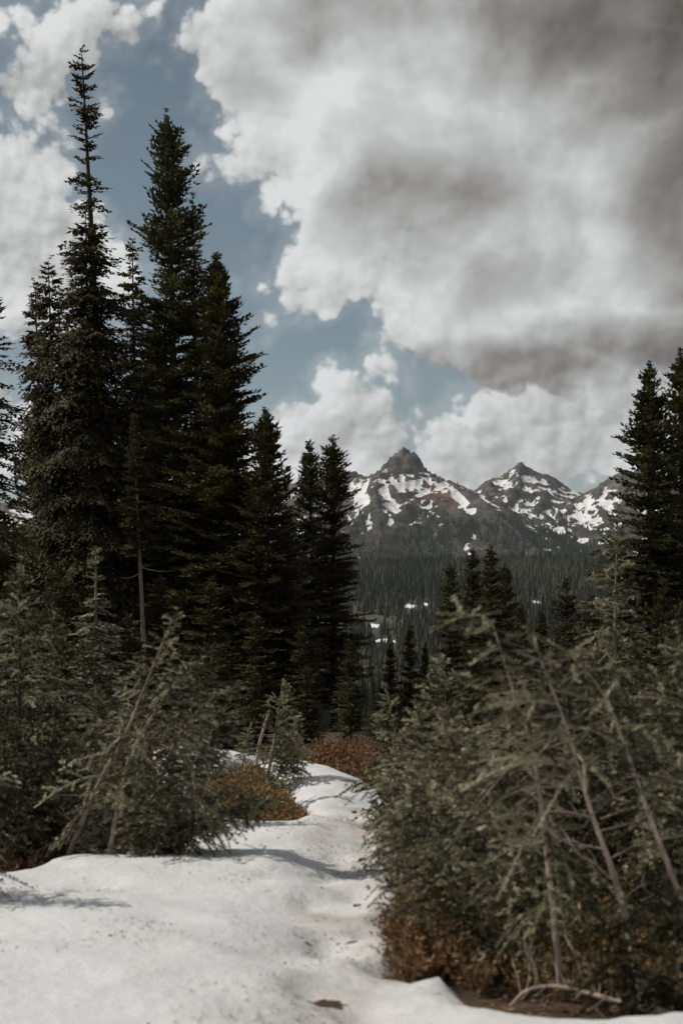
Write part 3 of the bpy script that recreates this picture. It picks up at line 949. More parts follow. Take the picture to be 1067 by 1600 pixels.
    # group of smaller firs below the mountains
    m1 = conifer('bushy fir, outermost of the small group below the crag', (703, 880), 703, 52.0,
            [(880, 3), (910, 14), (950, 24), (1010, 34), (1090, 38)], 'fir', 26, 0.28, 6, 1.0, 'hemlock', crown_foot=1100, ragged=0.35)
    m2 = conifer('slim fir in the middle of the small group below the peaks', (738, 858), 738, 56.0,
            [(858, 3), (890, 12), (940, 22), (1010, 30), (1090, 34)], 'fir', 27, 0.28, 6, 1.0, 'hemlock', crown_foot=1100, ragged=0.35)
    m3 = conifer('fir with the widest crown in the small group below the peaks', (767, 856), 768, 54.0,
            [(856, 3), (890, 14), (940, 26), (1010, 36), (1090, 40)], 'fir', 28, 0.28, 6, 1.0, 'hemlock', crown_foot=1100, ragged=0.35)
    s1 = conifer('small dark fir standing alone above the pale shrubs', (640, 982), 640, 34.0,
            [(982, 3), (1010, 12), (1050, 20), (1120, 28), (1180, 32)], 'fir', 29, 0.20, 6, 1.2, 'fir', crown_foot=1180, ragged=0.35)
    s2 = conifer('yellowish young fir below the tall full fir', (885, 903), 885, 24.0,
            [(903, 3), (940, 18), (1000, 34), (1080, 46), (1150, 50)], 'fir', 30, 0.17, 6, 1.4, 'hemlock', crown_foot=1150, ragged=0.35)
    for src in (e, k2, m1, m2, m3, s1, s2, c, l1):
        src['h'] = 0.0
    for o in (e, k2, m1, m2, m3, s1, s2, c, l1):
        co = np.zeros(len(o.children[1].data.vertices) * 3, np.float32); o.children[1].data.vertices.foreach_get('co', co)
        o['h'] = float(co[2::3].max())
    spots = [  # source, label, top pixel, distance, width factor
        (m3, 'short fir tucked behind the widest fir of the small group', 790, 884, 58, 1.0), (m1, 'low fir peeping over the hooked sapling', 815, 945, 50, 1.0), (s1, 'tiny dark fir just below the valley snow patches', 610, 1010, 38, 1.0),
        (m2, 'thin fir between the lone fir and the small group', 664, 1005, 46, 0.9), (s2, 'young fir behind the blurred pale trunk', 925, 930, 26, 1.0), (m1, 'dark fir beside the tall full fir, half hidden', 972, 860, 38, 1.1),
        (s2, 'young fir at the foot of the tall full fir', 1035, 905, 20, 1.0), (m3, 'fir rising over the shrubs below the broad peak', 845, 955, 44, 1.1), (s1, 'young fir at the picture edge above the shrubs', 1078, 930, 18, 1.2),
        (e, 'dark tree filling the space behind the spire trunk', 160, 560, 46, 1.0), (e, 'dark tree filling the space behind the dense fir', 262, 520, 47, 1.1), (k2, 'dark fir behind the spiky fir', 345, 610, 45, 1.2), (e, 'dark low fir behind the middle of the tall group', 215, 640, 44, 1.3), (k2, 'dark fir behind the outer hemlock', 60, 640, 46, 1.3),
        (k2, 'low dark fir between the tall group and the pair', 452, 800, 40, 1.2), (s1, 'dark young fir at the foot of the dark pair', 545, 1000, 30, 1.2), (s1, 'dark young fir under the spiky fir', 470, 985, 27, 1.3),
        (s1, 'dark understory fir below the dense fir', 330, 905, 27, 1.5), (s1, 'dark understory fir below the broad hemlock', 95, 880, 26, 1.5), (m1, 'dark understory fir under the small pale fir', 250, 900, 30, 1.5), (s1, 'dark understory fir near the edge tree', 20, 900, 22, 1.4), (s1, 'dark understory fir below the middle fir', 400, 960, 25, 1.5),
        (s1, 'low dark fir at the back of the snow crest', 478, 1040, 18.5, 1.5), (s1, 'low dark fir right behind the reddish heather', 548, 1062, 18, 1.4), (s2, 'low dark fir where the trail disappears', 586, 1085, 17, 1.3), (s1, 'low dark fir behind the leaning saplings', 345, 1010, 18, 1.5), (s1, 'low dark fir behind the snow crest seedling', 400, 1050, 17.5, 1.5), (s2, 'low dark fir behind the slender pale trunk', 200, 960, 19, 1.3), (s2, 'low dark fir behind the bushy young conifer', 80, 930, 19, 1.3), (s1, 'low dark fir behind the longest bent sapling', 270, 985, 19, 1.5),
        (s2, 'low fir behind the pointed pale sapling', 665, 1060, 20, 1.2), (s2, 'low fir behind the hook-topped sapling', 740, 1010, 22, 1.2)]
    for i, (src, lab, px, py, d, w) in enumerate(spots):
        copy_tree(src, lab, px, py, d, w, 1.3 * i + 0.7)


build_trees()
print('tree triangles', COUNT['tri'])


# ------------------------------------------------------------------ needle by needle saplings near the camera
def needle_spray(L, seed, coarse):
    """one hemlock spray along +x: needles as (n,3,3) triangles, tint (n), twig lines"""
    r = np.random.default_rng(seed)
    segs = [(np.zeros(3), np.array((1.0, 0, 0)), L)]
    droop = 0.5
    gap = 0.050 if coarse < 1.5 else 0.062
    k = int(L * 0.92 / gap)
    for i in range(k):
        s = 0.08 * L + (i + r.random() * 0.7) * gap
        sg = 1 if i % 2 else -1
        a = math.radians(r.uniform(38, 66)) * sg
        ln = min(0.44 * (L - s) + 0.03, 0.30) * r.uniform(0.55, 1.25)
        d0 = np.array((math.cos(a), math.sin(a), r.uniform(-0.25, 0.15))); d0 /= np.linalg.norm(d0)
        p0 = np.array((s, 0, 0))
        segs.append((p0, d0, ln))
        if ln > 0.09:
            for q in range(int(ln / (gap * 1.05))):
                s2 = (q + 0.6 + 0.5 * r.random()) * gap * 1.05
                if s2 > ln:
                    continue
                a2 = a + math.radians(r.uniform(32, 58)) * (1 if q % 2 else -1)
                d2 = np.array((math.cos(a2), math.sin(a2), r.uniform(-0.3, 0.1))); d2 /= np.linalg.norm(d2)
                segs.append((p0 + d0 * s2 - np.array((0, 0, droop * s2 ** 2)), d2, (0.40 * (ln - s2) + 0.022) * r.uniform(0.7, 1.2)))
    tri, tint = [], []
    for p0, d0, ln in segs:
        step = 0.0034 * coarse
        n = max(3, int(ln / step)) * 2
        s = r.random(n) * ln
        lat = np.cross(d0, (0, 0, 1.0)); lat /= np.linalg.norm(lat) + 1e-9
        up = np.cross(lat, d0)
        base = p0 + d0 * s[:, None]; base[:, 2] -= droop * s ** 2
        th = r.uniform(-0.5, math.pi + 0.5, n)
        dirs = d0 * r.uniform(0.35, 0.8, n)[:, None] + lat * np.cos(th)[:, None] + up * (np.sin(th) * 0.6)[:, None]
        dirs /= np.linalg.norm(dirs, axis=1)[:, None]
        nl = r.uniform(0.011, 0.018, n) * (0.75 + 0.25 * coarse)
        w = np.cross(dirs, r.normal(0, 0.6, (n, 3)) + up); w /= np.linalg.norm(w, axis=1)[:, None] + 1e-9
        w *= (0.0034 * coarse)
        tri.append(np.stack([base - w, base + w, base + dirs * nl[:, None]], 1))
        tint.append(np.clip(r.normal(0.45, 0.22) + r.normal(0, 0.12, n), 0, 1))
    return np.concatenate(tri), np.concatenate(tint), segs


SPRAY_L = (0.10, 0.17, 0.28, 0.45, 0.70)
SPRAYS = {}


def sprays(coarse):
    if coarse not in SPRAYS:
        SPRAYS[coarse] = [[needle_spray(L, 400 + 17 * i + v, coarse) for v in range(3)] for i, L in enumerate(SPRAY_L)]
    return SPRAYS[coarse]


def foot_at(px, d):
    x = (px - 533.5) / FPX * d
    return np.array((x, d, float(ground_z(np.array([x]), np.array([d]))[0]) - 0.03))


def sapling(label, foot, pts, r0, lens, seed, start=0.15, gap=0.030, elev=(35, -12), sag=0.5, coarse=1.0, bark='pale_bark', side=None, bare=(), mat='sapling', name='hemlock_sapling', group=None, cat='sapling'):
    """foot (column, distance); pts (column, row, distance) up the stem; lens [(s, limb length)]; bare [(s, dx, dy, length)] leafless limbs"""
    r = np.random.default_rng(seed)
    F = foot_at(*foot)
    line = bend_line([F] + [at(*p) for p in pts], 40) - F
    root = link(name, None, None, F)
    tag(root, label, cat, group)
    seglen = np.concatenate([[0], np.cumsum(np.linalg.norm(np.diff(line, axis=0), axis=1))]); total = seglen[-1]
    t = seglen / total
    wood = []
    rad = r0 * (1 - 0.86 * t) * (1 + 0.12 * (fbm(t * 14, t * 0 + seed, 2, seed) - 0.5))
    stem = link('stem', make_mesh('stem', *tube(line, rad, 8), M[bark], None, True), root)
    tri, tint = [], []
    lib = sprays(coarse)
    s = start
    az = r.uniform(0, 6.28)
    while s < 1.0:
        c = np.array([np.interp(s, t, line[:, k]) for k in range(3)])
        L = float(np.interp(s, [q[0] for q in lens], [q[1] for q in lens])) * r.uniform(0.6, 1.2)
        az += 2.4 + r.uniform(-0.5, 0.5)
        a = az
        if side is not None and r.random() < side[1]:
            a = side[0] + r.normal(0, 0.7)
        e = math.radians(np.interp(s, (0.2, 1), elev[::-1]) + r.uniform(-14, 14))
        i = int(np.argmin(np.abs(np.log(np.array(SPRAY_L) / L))))
        K, ti, segs = lib[i][r.integers(3)]
        k = L / SPRAY_L[i]
        sg = sag * r.uniform(0.5, 1.4)
        roll = r.uniform(-1.15, 1.15)
        tri.append(place(K, k, roll, e, a, sg, c))
        tint.append(np.repeat(np.clip(ti + r.uniform(-0.42, 0.42), 0, 1), 3))
        for p0, d0, ln in segs[:1] + [q for q in segs[1:] if q[2] > 0.11]:
            P = np.stack([p0, p0 + d0 * ln * 0.5, p0 + d0 * ln]); P[1, 2] -= 0.5 * (ln * 0.5) ** 2; P[2, 2] -= 0.5 * ln ** 2
            wood.append(tube(place(P, k, roll, e, a, sg, c), np.array((1, 0.7, 0.25)) * (0.0014 + 0.0050 * ln), 3))
        s += 0.60 * gap / total * r.uniform(0.6, 1.4) * (0.5 + L * 1.6)
    i = int(1)
    K, ti, segs = lib[i][0]                                           # leader
    dv = line[-1] - line[-3]; dv /= np.linalg.norm(dv)
    tri.append(place(K, 1.0, 0.0, math.asin(np.clip(dv[2], -1, 1)), math.atan2(dv[1], dv[0]), 0.8, line[-1] - dv * 0.06)); tint.append(np.repeat(ti, 3))
    V = np.concatenate(tri); n = len(V) // 3
    link('foliage', make_mesh('foliage', V, np.arange(n * 3).reshape(-1, 3), M[mat], {'tint': np.concatenate(tint)}), root)
    link('twig_wood', make_mesh('twig_wood', *tubes(wood), M[bark]), root)
    for (s, dx, dy, L) in bare:
        L *= 0.72
        c = np.array([np.interp(s, t, line[:, k]) for k in range(3)])
        d = np.array((dx, r.uniform(-0.35, 0.1), dy)); d /= np.linalg.norm(d)
        u = np.linspace(0, 1, 9)
        side_v = np.array((r.normal(0, .1), r.normal(0, .1), 0.0))
        def curve(o, d, L, curl):
            return o + d * (u * L)[:, None] + np.stack([0 * u, 0 * u, curl * L * (u ** 2)], 1) + side_v * (np.sin(u * 3.0) * L * 0.4)[:, None] + 0.02 * L * r.normal(0, 1, (9, 3)) * u[:, None]
        main = curve(c, d, L, r.uniform(-0.15, 0.35))
        parts = [tube(main, (0.0022 + 0.0055 * L) * (1 - 0.75 * u), 5)]
        for q in range(int(2 + L * 9)):
            o = main[r.integers(2, 8)]
            d2 = d + r.normal(0, 0.6, 3); d2 /= np.linalg.norm(d2)
            parts.append(tube(curve(o, d2, L * r.uniform(0.15, 0.45), r.uniform(-0.2, 0.4)), 0.0028 * (1 - 0.7 * u), 4))
        link('bare_branch', make_mesh('bare_branch', *tubes(parts), M['dead_wood'], None, True), root)
    COUNT['tri'] += n + sum(len(w[1]) for w in wood) * 2
    return root


def build_saplings():
    S = sapling
    full = [(0, .42), (.35, .40), (.7, .26), (1, .08)]
    W = math.pi                      # towards the left of the view
    # ---- left of the trail
    S('soft green young conifer at the picture edge, tallest on this side', (22, 9.4), [(30, 1150, 9.4), (32, 893, 9.4)], .030, [(0, .55), (.4, .50), (.75, .28), (1, .07)], 51, .06, .024, (40, -16), .45, 1.6, 'bark')
    S('bushy young conifer between the edge conifer and leaning stems', (92, 9.8), [(90, 1150, 9.8), (84, 965, 9.8)], .024, [(0, .5), (.5, .38), (1, .07)], 52, .06, .024, (40, -16), .45, 1.6, 'bark')
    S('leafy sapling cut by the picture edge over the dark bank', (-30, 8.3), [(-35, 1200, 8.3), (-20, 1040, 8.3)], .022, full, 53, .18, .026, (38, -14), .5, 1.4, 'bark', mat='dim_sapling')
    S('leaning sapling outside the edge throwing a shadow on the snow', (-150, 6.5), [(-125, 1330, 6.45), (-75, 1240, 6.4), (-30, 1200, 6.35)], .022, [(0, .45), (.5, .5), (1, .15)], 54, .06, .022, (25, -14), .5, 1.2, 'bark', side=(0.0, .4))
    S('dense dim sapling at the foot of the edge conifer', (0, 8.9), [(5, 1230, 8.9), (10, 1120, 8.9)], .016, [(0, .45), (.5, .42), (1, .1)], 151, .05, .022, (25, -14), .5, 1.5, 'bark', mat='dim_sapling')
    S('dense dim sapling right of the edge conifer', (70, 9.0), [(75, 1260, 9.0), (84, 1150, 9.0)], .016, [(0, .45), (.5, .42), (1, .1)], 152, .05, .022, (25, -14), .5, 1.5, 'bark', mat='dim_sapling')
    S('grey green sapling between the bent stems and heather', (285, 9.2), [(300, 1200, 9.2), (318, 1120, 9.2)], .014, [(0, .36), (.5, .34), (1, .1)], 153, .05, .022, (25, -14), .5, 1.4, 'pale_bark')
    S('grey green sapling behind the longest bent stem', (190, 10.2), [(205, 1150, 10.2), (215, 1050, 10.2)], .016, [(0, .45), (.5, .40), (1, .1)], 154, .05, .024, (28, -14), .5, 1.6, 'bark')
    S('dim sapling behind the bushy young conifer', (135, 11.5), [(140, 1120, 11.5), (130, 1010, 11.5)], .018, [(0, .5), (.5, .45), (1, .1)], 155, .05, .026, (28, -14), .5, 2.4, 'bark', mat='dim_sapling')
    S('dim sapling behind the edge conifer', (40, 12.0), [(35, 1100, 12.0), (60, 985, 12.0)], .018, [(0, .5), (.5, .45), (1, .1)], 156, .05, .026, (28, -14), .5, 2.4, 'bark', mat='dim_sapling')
    S('long leaning sapling with pale stem, highest of the bent ones', (95, 8.3), [(150, 1235, 8.1), (195, 1150, 8.0), (226, 1075, 7.95), (256, 1000, 7.95), (270, 966, 7.9)], .021, [(0, .40), (.5, .36), (.8, .2), (1, .07)], 55, .12, .050, (30, -12), .6, 1.2, side=(0.3, .35), bare=[(.12, .4, .3, .25), (.2, -.5, .3, .22)])
    S('leaning sapling with bare lower stem beside the longest bent one', (165, 8.1), [(196, 1205, 7.9), (232, 1130, 7.85), (264, 1078, 7.85), (302, 1038, 7.8)], .017, [(0, .32), (.5, .32), (.8, .2), (1, .08)], 56, .34, .046, (25, -14), .6, 1.2, side=(0.0, .4), bare=[(.2, .5, .3, .2)])
    S('bent sapling arching right with a hooked drooping tip', (215, 8.2), [(262, 1190, 8.1), (300, 1125, 8.0), (332, 1090, 8.0), (364, 1076, 7.9)], .022, [(0, .36), (.5, .34), (1, .10)], 57, .12, .036, (20, -20), .7, 1.2, side=(-.4, .4))
    S('low leafy sapling leaning over the heather', (250, 8.1), [(290, 1220, 8.0), (325, 1160, 7.9), (348, 1112, 7.9)], .014, [(0, .38), (.5, .30), (1, .10)], 58, .08, .026, (25, -16), .7, 1.2, side=(-.3, .3))
    S('prostrate branchy sapling with drooping fringe over the snow', (95, 8.3), [(215, 1303, 8.1), (300, 1284, 8.0), (360, 1266, 7.9), (425, 1249, 7.9)], .026, [(0, .26), (.5, .30), (1, .12)], 59, .25, .024, (5, -30), 1.4, 1.1, side=(-1.2, .4), bare=[(.3, .6, .2, .3)])
    S('dense low sapling at the snow edge below the leaning stems', (170, 8.35), [(180, 1260, 8.3), (200, 1190, 8.2)], .014, [(0, .40), (.6, .32), (1, .1)], 60, .18, .022, (25, -14), .6, 1.2)
    S('round leafy sapling in the middle of the left thicket', (120, 9.3), [(135, 1200, 9.2), (150, 1090, 9.1)], .016, [(0, .42), (.6, .34), (1, .1)], 61, .05, .024, (30, -12), .5, 1.4)
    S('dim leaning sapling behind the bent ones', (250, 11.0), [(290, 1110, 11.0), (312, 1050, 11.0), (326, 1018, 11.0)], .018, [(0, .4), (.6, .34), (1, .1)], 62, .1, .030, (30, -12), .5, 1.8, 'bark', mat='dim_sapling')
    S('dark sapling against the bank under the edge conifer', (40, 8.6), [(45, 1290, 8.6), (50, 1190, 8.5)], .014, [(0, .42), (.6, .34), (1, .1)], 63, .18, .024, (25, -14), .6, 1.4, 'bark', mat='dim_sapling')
    S('leafy sapling right of the low prostrate one', (230, 7.95), [(240, 1290, 7.95), (262, 1230, 7.9)], .012, [(0, .30), (.6, .24), (1, .1)], 64, .18, .022, (20, -18), .8, 1.1, side=(-.6, .4))
    # ---- small ones on the crest of the snow
    S('upright young fir on the snow crest beside the trail', (412, 12.1), [(428, 1160, 12.1), (441, 1070, 12.1)], .018, [(0, .36), (.5, .30), (.8, .16), (1, .06)], 66, .10, .026, (35, -10), .4, 1.8, side=(0.2, .35))
    S('leaning young fir against the upright one on the snow crest', (425, 12.2), [(445, 1180, 12.2), (462, 1128, 12.2)], .012, [(0, .34), (.6, .24), (1, .08)], 67, .10, .028, (30, -10), .4, 1.8, side=(0.2, .4))
    S('tiny tufted seedling on the snow crest', (376, 12.8), [(382, 1170, 12.8), (390, 1138, 12.8)], .010, [(0, .05), (.6, .10), (1, .08)], 68, .45, .030, (20, -10), .4, 1.8)
    # ---- right of the trail
    S('leaning sapling with pale bare stem and dead lower branches', (1010, 5.2), [(968, 1400, 5.2), (922, 1265, 5.15), (882, 1130, 5.1), (853, 1055, 5.1), (838, 1012, 5.1)], .016, [(0, .3), (.5, .34), (.75, .42), (.92, .2), (1, .07)], 71, .68, .042, (15, -20), .7, 1.0, bark='dead_wood', side=(W, .45),
      bare=[(.24, -1, .15, .34), (.30, .6, .5, .16), (.36, -.8, .5, .42), (.42, .7, .4, .20), (.45, -1, .1, .30), (.50, .8, .35, .24), (.54, -1, .2, .32), (.58, .7, .5, .18), (.62, -1, .12, .34), (.67, .8, .4, .15), (.72, -1, .15, .30)])
    S('arching pale sapling bowed left near the picture edge', (1120, 5.15), [(1066, 1415, 5.15), (1010, 1265, 5.15), (976, 1165, 5.15), (942, 1085, 5.15), (905, 1038, 5.15), (868, 1008, 5.15)], .015, [(0, .3), (.5, .36), (.8, .26), (1, .08)], 72, .58, .046, (12, -22), .8, 1.0, bark='dead_wood', side=(0.0, .3),
      bare=[(.2, .8, .5, .25), (.27, -.7, .4, .25), (.33, .9, .2, .3), (.4, -.6, .5, .2), (.46, .9, .1, .28)])
    S('hook-topped sapling with its tip bent over to the side', (880, 5.35), [(838, 1210, 5.3), (803, 1085, 5.28), (780, 1010, 5.25), (768, 975, 5.25), (748, 961, 5.25), (716, 965, 5.25)], .015, [(0, .4), (.4, .36), (.75, .20), (1, .10)], 73, .22, .060, (10, -25), .8, 1.0, bark='dead_wood', side=(W, .4))
    S('upright soft sapling at the trail side, pale and pointed', (705, 8.6), [(698, 1150, 8.6), (690, 1032, 8.6)], .016, full, 74, .05, .022, (35, -12), .5, 1.2, side=(W, .25))
    S('pale sapling nearest the dark firs at the trail bend', (628, 9.4), [(618, 1180, 9.4), (606, 1088, 9.4)], .014, full, 75, .05, .024, (32, -14), .5, 1.4, side=(W, .3))
    S('small sharp sapling spreading over the snow from the thicket', (652, 7.25), [(640, 1330, 7.2), (612, 1255, 7.15)], .011, [(0, .24), (.5, .24), (1, .08)], 76, .22, .024, (25, -6), .3, 1.0, side=(W, .35))
    bush = [((660, 7.9), (628, 1180), 'leafy sapling overhanging the trail at its narrowest'), ((692, 7.5), (655, 1120), 'grey green sapling left of the pointed one'), ((738, 7.0), (706, 1130), 'drooping sapling in the middle of the right thicket'),
            ((785, 6.7), (742, 1150), 'feathery sapling below the hook-topped one'), ((835, 6.5), (806, 1190), 'leafy sapling behind the dead branches'), ((905, 6.9), (884, 1090), 'sapling between the two pale leaning stems'),
            ((965, 7.0), (935, 1062), 'full sapling behind the arching pale one'), ((1035, 6.7), (1018, 1065), 'dark sapling inside the arch near the edge'), ((1095, 6.2), (1062, 1010), 'tall blurred sapling at the picture edge'),
            ((735, 5.95), (690, 1322), 'low feathery sapling above the rusty bush'), ((820, 5.9), (775, 1270), 'low drooping sapling in front of the pale stem'), ((700, 6.6), (664, 1235), 'rounded sapling above the snow bend'),
            ((925, 6.3), (880, 1320), 'dim low sapling under the dead branches'), ((1050, 5.9), (1030, 1370), 'dim low sapling near the fallen branch'), ((780, 5.7), (740, 1420), 'dark lowest sapling beside the rusty bush'), ((1100, 5.9), (1085, 1240), 'dark sapling under the arch at the edge')]
    for i, (ft, tp, lab) in enumerate(bush):
        mid = ((ft[0] * 0.45 + tp[0] * 0.55), (980 + 3055 / ft[1]) * 0.45 + tp[1] * 0.55, ft[1] - .05)
        S(lab, ft, [mid, (*tp, ft[1] - .1)], .013, [(0, .36), (.45, .36), (.8, .22), (1, .08)], 80 + i, .06, .024, (26, -16), .65, 1.0 if ft[1] < 7 else 1.2, side=(W, .3), bark='pale_bark', mat='dim_sapling' if i in (4, 5, 6, 7, 12, 13, 14, 15) else 'sapling')  # inner saplings take needles with the interior shade in their colour
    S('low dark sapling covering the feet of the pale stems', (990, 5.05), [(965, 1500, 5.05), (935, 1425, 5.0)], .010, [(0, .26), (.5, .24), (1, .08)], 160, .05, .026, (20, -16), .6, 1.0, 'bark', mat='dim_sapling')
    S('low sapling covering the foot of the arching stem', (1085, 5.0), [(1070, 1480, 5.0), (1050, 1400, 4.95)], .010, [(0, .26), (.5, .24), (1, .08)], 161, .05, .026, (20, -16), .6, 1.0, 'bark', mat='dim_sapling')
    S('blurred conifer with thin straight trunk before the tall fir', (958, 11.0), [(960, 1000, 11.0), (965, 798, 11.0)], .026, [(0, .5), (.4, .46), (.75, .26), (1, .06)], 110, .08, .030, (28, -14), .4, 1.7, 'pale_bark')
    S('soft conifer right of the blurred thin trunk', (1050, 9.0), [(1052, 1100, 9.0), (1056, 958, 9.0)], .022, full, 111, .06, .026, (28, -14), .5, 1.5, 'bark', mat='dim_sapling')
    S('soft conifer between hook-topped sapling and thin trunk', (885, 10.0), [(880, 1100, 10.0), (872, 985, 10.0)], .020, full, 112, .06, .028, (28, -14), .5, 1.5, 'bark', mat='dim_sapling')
    S('young conifer at the back of the right thicket', (790, 10.5), [(800, 1120, 10.5), (806, 1040, 10.5)], .018, full, 113, .06, .028, (28, -14), .5, 1.5, 'bark')


build_saplings()
print('triangles with saplings', COUNT['tri'])


# ------------------------------------------------------------------ heather, rusty brush, fallen branch, debris
def brush(name, label, cat, poly, n, hmin, hmax, mat, seed, lean=(0, 0), leaf=0.016, per=9, lift=0.0, group=None):
    """low shrub: n wiry stems rooted inside a polygon of ground pixels, each with small leaves"""
    r = np.random.default_rng(seed)
    P = np.array([on_ground(*p) for p in poly])
    lo, hi = P.min(0), P.max(0)
    pts = []
    while len(pts) < n:
        q = r.uniform(lo, hi, (n, 2))
        q = q[poly_sd(q[:, 0], q[:, 1], P) < 0]
        pts.extend(q.tolist())
    pts = np.array(pts[:n])
    z = ground_z(pts[:, 0], pts[:, 1]) - 0.01
    c = np.array((*pts.mean(0), z.mean()))
    inner = smooth(-poly_sd(pts[:, 0], pts[:, 1], P), 0.0, 0.35)
    h = r.uniform(hmin, hmax, n) * (0.45 + 0.55 * inner)
    root = link(name, None, None, c)
    tag(root, label, cat, group)
    B = np.column_stack([pts, z]) - c
    d = np.column_stack([r.normal(lean[0], 0.42, n), r.normal(lean[1], 0.42, n), np.ones(n)])
    d /= np.linalg.norm(d, axis=1)[:, None]
    mid = B + d * (h * 0.5)[:, None]
    d2 = d + r.normal(0, 0.25, (n, 3)); d2 /= np.linalg.norm(d2, axis=1)[:, None]
    top = mid + d2 * (h * 0.5)[:, None]
    w = r.normal(0, 1, (n, 3)); w[:, 2] = 0; w /= np.linalg.norm(w, axis=1)[:, None]; w *= 0.0022
    V = np.stack([B - w, B + w, mid + w * .8, mid - w * .8, top], 1).reshape(-1, 3)
    i = np.arange(n)[:, None] * 5
    Fq = i + [0, 1, 2, 3]; Ft = i + [3, 2, 4]
    link('stems', make_mesh('stems', V, [Fq, Ft], M['rust'], {'tint': np.repeat(r.random(n), 5)}), root)
    k = per
    u = r.uniform(0.25, 1.0, (n, k))
    base = np.where((u < 0.5)[..., None], B[:, None] + (mid - B)[:, None] * (2 * u)[..., None], mid[:, None] + (top - mid)[:, None] * (2 * u - 1)[..., None]).reshape(-1, 3)
    dirs = (np.repeat(d, k, 0) * 0.8 + r.normal(0, 0.55, (n * k, 3))); dirs /= np.linalg.norm(dirs, axis=1)[:, None]
    ln = leaf * r.uniform(0.6, 1.5, n * k)
    K = kites(base, base + dirs * ln[:, None], ln * 0.24, r.normal(0, 1, (n * k, 3)))
    tint = np.clip(np.repeat(np.repeat(r.normal(0.5, 0.18, n), k) + r.normal(0, 0.15, n * k), 4), 0, 1)
    link('leaves', make_mesh('leaves', K.reshape(-1, 3), kite_faces(n * k), M[mat], {'tint': tint}), root)
    COUNT['tri'] += n * 3 + n * k * 2
    return root


def clump(label, px, py, w, h, seed, mat='soil', name='dirt_clump'):
    """irregular lump of soil and litter lying on the snow, w x h pixels"""
    r = np.random.default_rng(seed)
    x, d = on_ground(px, py)
    m = d / FPX
    rx, ry, rz = w * m / 2, h * m / 2 * d / 1.7, 0.006 + 0.05 * w * m
    o = np.array((x, d, surf_z(x, d)[0] - 0.004))
    parts = []
    nu, nv = 22, 9
    th = np.arange(nu) * 2 * math.pi / nu
    V = []
    for j in range(nv):
        f = j / (nv - 1)
        for q in th:
            k = 0.35 + 1.3 * float(fbm(np.array([2.6 * math.cos(q) + seed]), np.array([2.6 * math.sin(q)]), 3, seed, 0.7)[0])
            rr = (1 - f) * k
            a, b = rx * rr * math.cos(q), ry * rr * math.sin(q)
            zz = float(surf_z(o[0] + a, o[1] + b)[0]) - o[2] - 0.006 + rz * (1 - (1 - f) ** 2) * (0.5 + 0.8 * r.random())
            V.append((a, b, zz))
    i = np.arange(nv - 1)[:, None] * nu; j = np.arange(nu)[None]
    Q = np.stack([i + j, i + (j + 1) % nu, i + nu + (j + 1) % nu, i + nu + j], -1).reshape(-1, 4)
    ob = link(name, make_mesh(name, np.array(V), Q, M[mat], None, True), None, o)
    tag(ob, label, 'dirt')
    return ob


def litter(name, label, poly, n, seed, mat, ln, on_snow=False, cx=None):
    """needles, bits of bark and twigs strewn on the surface: nobody could count them"""
    r = np.random.default_rng(seed)
    P = np.array([on_ground(*p) for p in poly]); lo, hi = P.min(0), P.max(0)
    q = r.uniform(lo, hi, (n * 3, 2)); q = q[poly_sd(q[:, 0], q[:, 1], P) < 0][:n]
    if on_snow:
        keep = r.random(len(q)) < smooth(fbm(q[:, 0] * 2.5, q[:, 1] * 2.5, 3, seed), 0.46, 0.68)
        q = q[keep]
    n = len(q)
    z = (surf_z(q[:, 0], q[:, 1]) if on_snow else ground_z(q[:, 0], q[:, 1])) + 0.005
    B = np.column_stack([q, z])
    a = r.uniform(0, 6.28, n); L = r.uniform(*ln, n)
    T = B + np.column_stack([np.cos(a) * L, np.sin(a) * L, r.uniform(0.0, 0.35, n) * L])
    K = kites(B, T, L * r.uniform(0.05, 0.22, n), np.column_stack([r.normal(0, .3, n), r.normal(0, .3, n), np.ones(n)]))
    o = link(name, make_mesh(name, K.reshape(-1, 3), kite_faces(n), M[mat], {'tint': np.repeat(r.random(n), 4)}))
    o['kind'] = 'stuff'; o['label'] = label
    COUNT['tri'] += 2 * n


M['soil'] = bark_mat('dark_soil', (0.020, 0.012, 0.008), (0.11, 0.062, 0.035), 60.0)


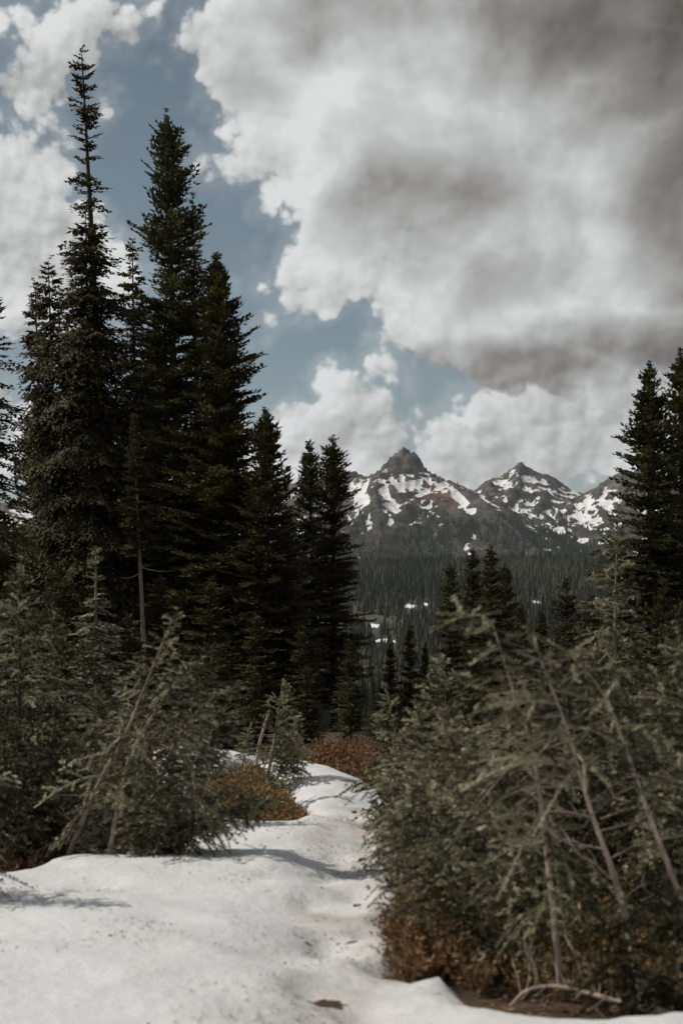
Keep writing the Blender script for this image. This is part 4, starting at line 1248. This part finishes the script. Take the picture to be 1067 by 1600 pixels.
def build_small():
    brush('heather_mound', 'orange brown heather mound bulging into the snow beside the trail', 'heather',
          ((312, 1217), (400, 1198), (440, 1235), (482, 1283), (420, 1298), (340, 1292), (294, 1250)), 3000, .10, .26, 'heath', 1, (0.25, -0.1), .026, 9)
    brush('heather_strip', 'reddish heather strip behind the snow crest under dark firs', 'heather',
          ((440, 1196), (500, 1178), (640, 1185), (640, 1222), (590, 1222), (530, 1209), (470, 1198)), 1300, .12, .32, 'rust', 2, (0, 0), .034, 8)
    brush('rusty_bush', 'rust coloured leafless bush beside the snow edge', 'bush',
          ((624, 1450), (650, 1405), (720, 1410), (770, 1480), (760, 1555), (700, 1528), (634, 1543)), 2100, .18, .48, 'rust', 3, (-0.25, -0.1), .022, 9)
    brush('rusty_undergrowth', 'orange brown undergrowth around the pale leaning stems', 'bush',
          ((760, 1440), (900, 1400), (1080, 1400), (1200, 1500), (1100, 1570), (960, 1565), (800, 1550)), 2000, .10, .30, 'heath', 4, (0, 0), .028, 8)
    brush('dry_undergrowth', 'dark dry undergrowth on the bare bank under the thicket', 'bush',
          ((-120, 1390), (0, 1372), (130, 1344), (262, 1350), (268, 1316), (190, 1275), (-120, 1270)), 1000, .08, .22, 'rust', 5, (0, 0), .024, 7)
    brush('heather_bank', 'dim brown heather on the bank behind the left thicket', 'heather',
          ((-250, 1215), (-200, 1160), (230, 1160), (330, 1182), (240, 1222), (120, 1230)), 1100, .15, .40, 'rust', 6, (0, 0), .04, 8)
    litter('ground_litter', 'brown needle and twig litter on the bare ground', ((600, 1240), (660, 1400), (632, 1540), (700, 1534), (800, 1590), (1300, 1610), (1500, 1300), (1000, 1230)), 9000, 21, 'rust', (.015, .07))
    litter('needle_litter', 'fine dark needles and bark flakes scattered over the snow', ((-200, 1600), (-100, 1420), (300, 1370), (480, 1300), (580, 1230), (620, 1300), (620, 1560), (700, 1580), (760, 1800), (0, 1900)), 11000, 22, 'rust', (.006, .024), True)
    clump('broad dark soil and moss lump at the bottom of the trail', 508, 1602, 84, 34, 31)
    clump('flat brown litter patch on the snow near the thicket', 557, 1427, 24, 9, 32)
    clump('small reddish dirt lump in the middle of the trail', 503, 1406, 12, 7, 33)
    clump('thin dark dirt sliver on the snow below the flat patch', 550, 1487, 28, 6, 34)
    clump('dark dirt flake right beside the snow edge', 583, 1471, 22, 6, 35)
    clump('faint brown dirt flake left of the thin sliver', 487, 1494, 20, 4, 36)
    clump('tiny red brown bark lump on open snow', 164, 1422, 14, 5, 37)
    clump('tiny lump of dirt on the rounded snow tongue', 737, 1577, 12, 7, 38)
    clump('tiny dark speck high on the trail', 531, 1351, 8, 4, 39)
    # dead stick leaning on the crest
    F = foot_at(397, 13.0)
    line = bend_line([F, at(405, 1165, 13.0), at(421, 1110, 13.0)], 14) - F
    o = link('dead_stick', make_mesh('dead_stick', *tube(line, np.linspace(.020, .010, 14), 6), M['dead_wood'], None, True), None, F)
    tag(o, 'bare dead stick leaning out of the snow crest', 'stick')
    # fallen branch with its ribs of dead twigs
    r = np.random.default_rng(44)
    line = bend_line([at(796, 1572, 5.12), at(822, 1548, 5.14), at(862, 1541, 5.14), at(915, 1551, 5.1), at(975, 1568, 5.04), at(1045, 1583, 4.98), at(1120, 1600, 4.95)], 60)
    o0 = line[0].copy()
    root = link('fallen_branch', None, None, o0)
    tag(root, 'fallen bleached branch with rib-like twigs lying on the snow edge', 'branch')
    L = line - o0
    t = np.linspace(0, 1, 60)
    link('stem', make_mesh('stem', *tube(L, .0045 + .0085 * t, 8), M['dead_wood'], None, True), root)
    for k in range(26):
        s = 0.12 + 0.86 * k / 26 + r.uniform(-.01, .01)
        c = np.array([np.interp(s, t, L[:, q]) for q in range(3)])
        up = k % 3 != 2
        ln = r.uniform(.11, .21) * (1.0 if up else 0.6)
        u = np.linspace(0, 1, 10)[:, None]
        d = np.array((r.uniform(-.35, .65), r.uniform(.1, .9), 1.0)) if up else np.array((r.uniform(-.6, -.1), -r.uniform(.3, .8), -0.10))
        d /= np.linalg.norm(d)
        P = c + d * ln * u + np.array((-r.uniform(.15, .5), 0, 0)) * ln * u ** 2
        parts = [tube(P, .0021 * (1 - .7 * u[:, 0]), 5)]
        for q in range(2):
            b = P[r.integers(4, 8)]; dd = d + r.normal(0, .5, 3); dd /= np.linalg.norm(dd)
            parts.append(tube(b + dd * ln * .35 * u, .0012 * (1 - .6 * u[:, 0]), 4))
        link('twig', make_mesh('twig', *tubes(parts), M['dead_wood'], None, True), root)


build_small()
print('triangles in all', COUNT['tri'])
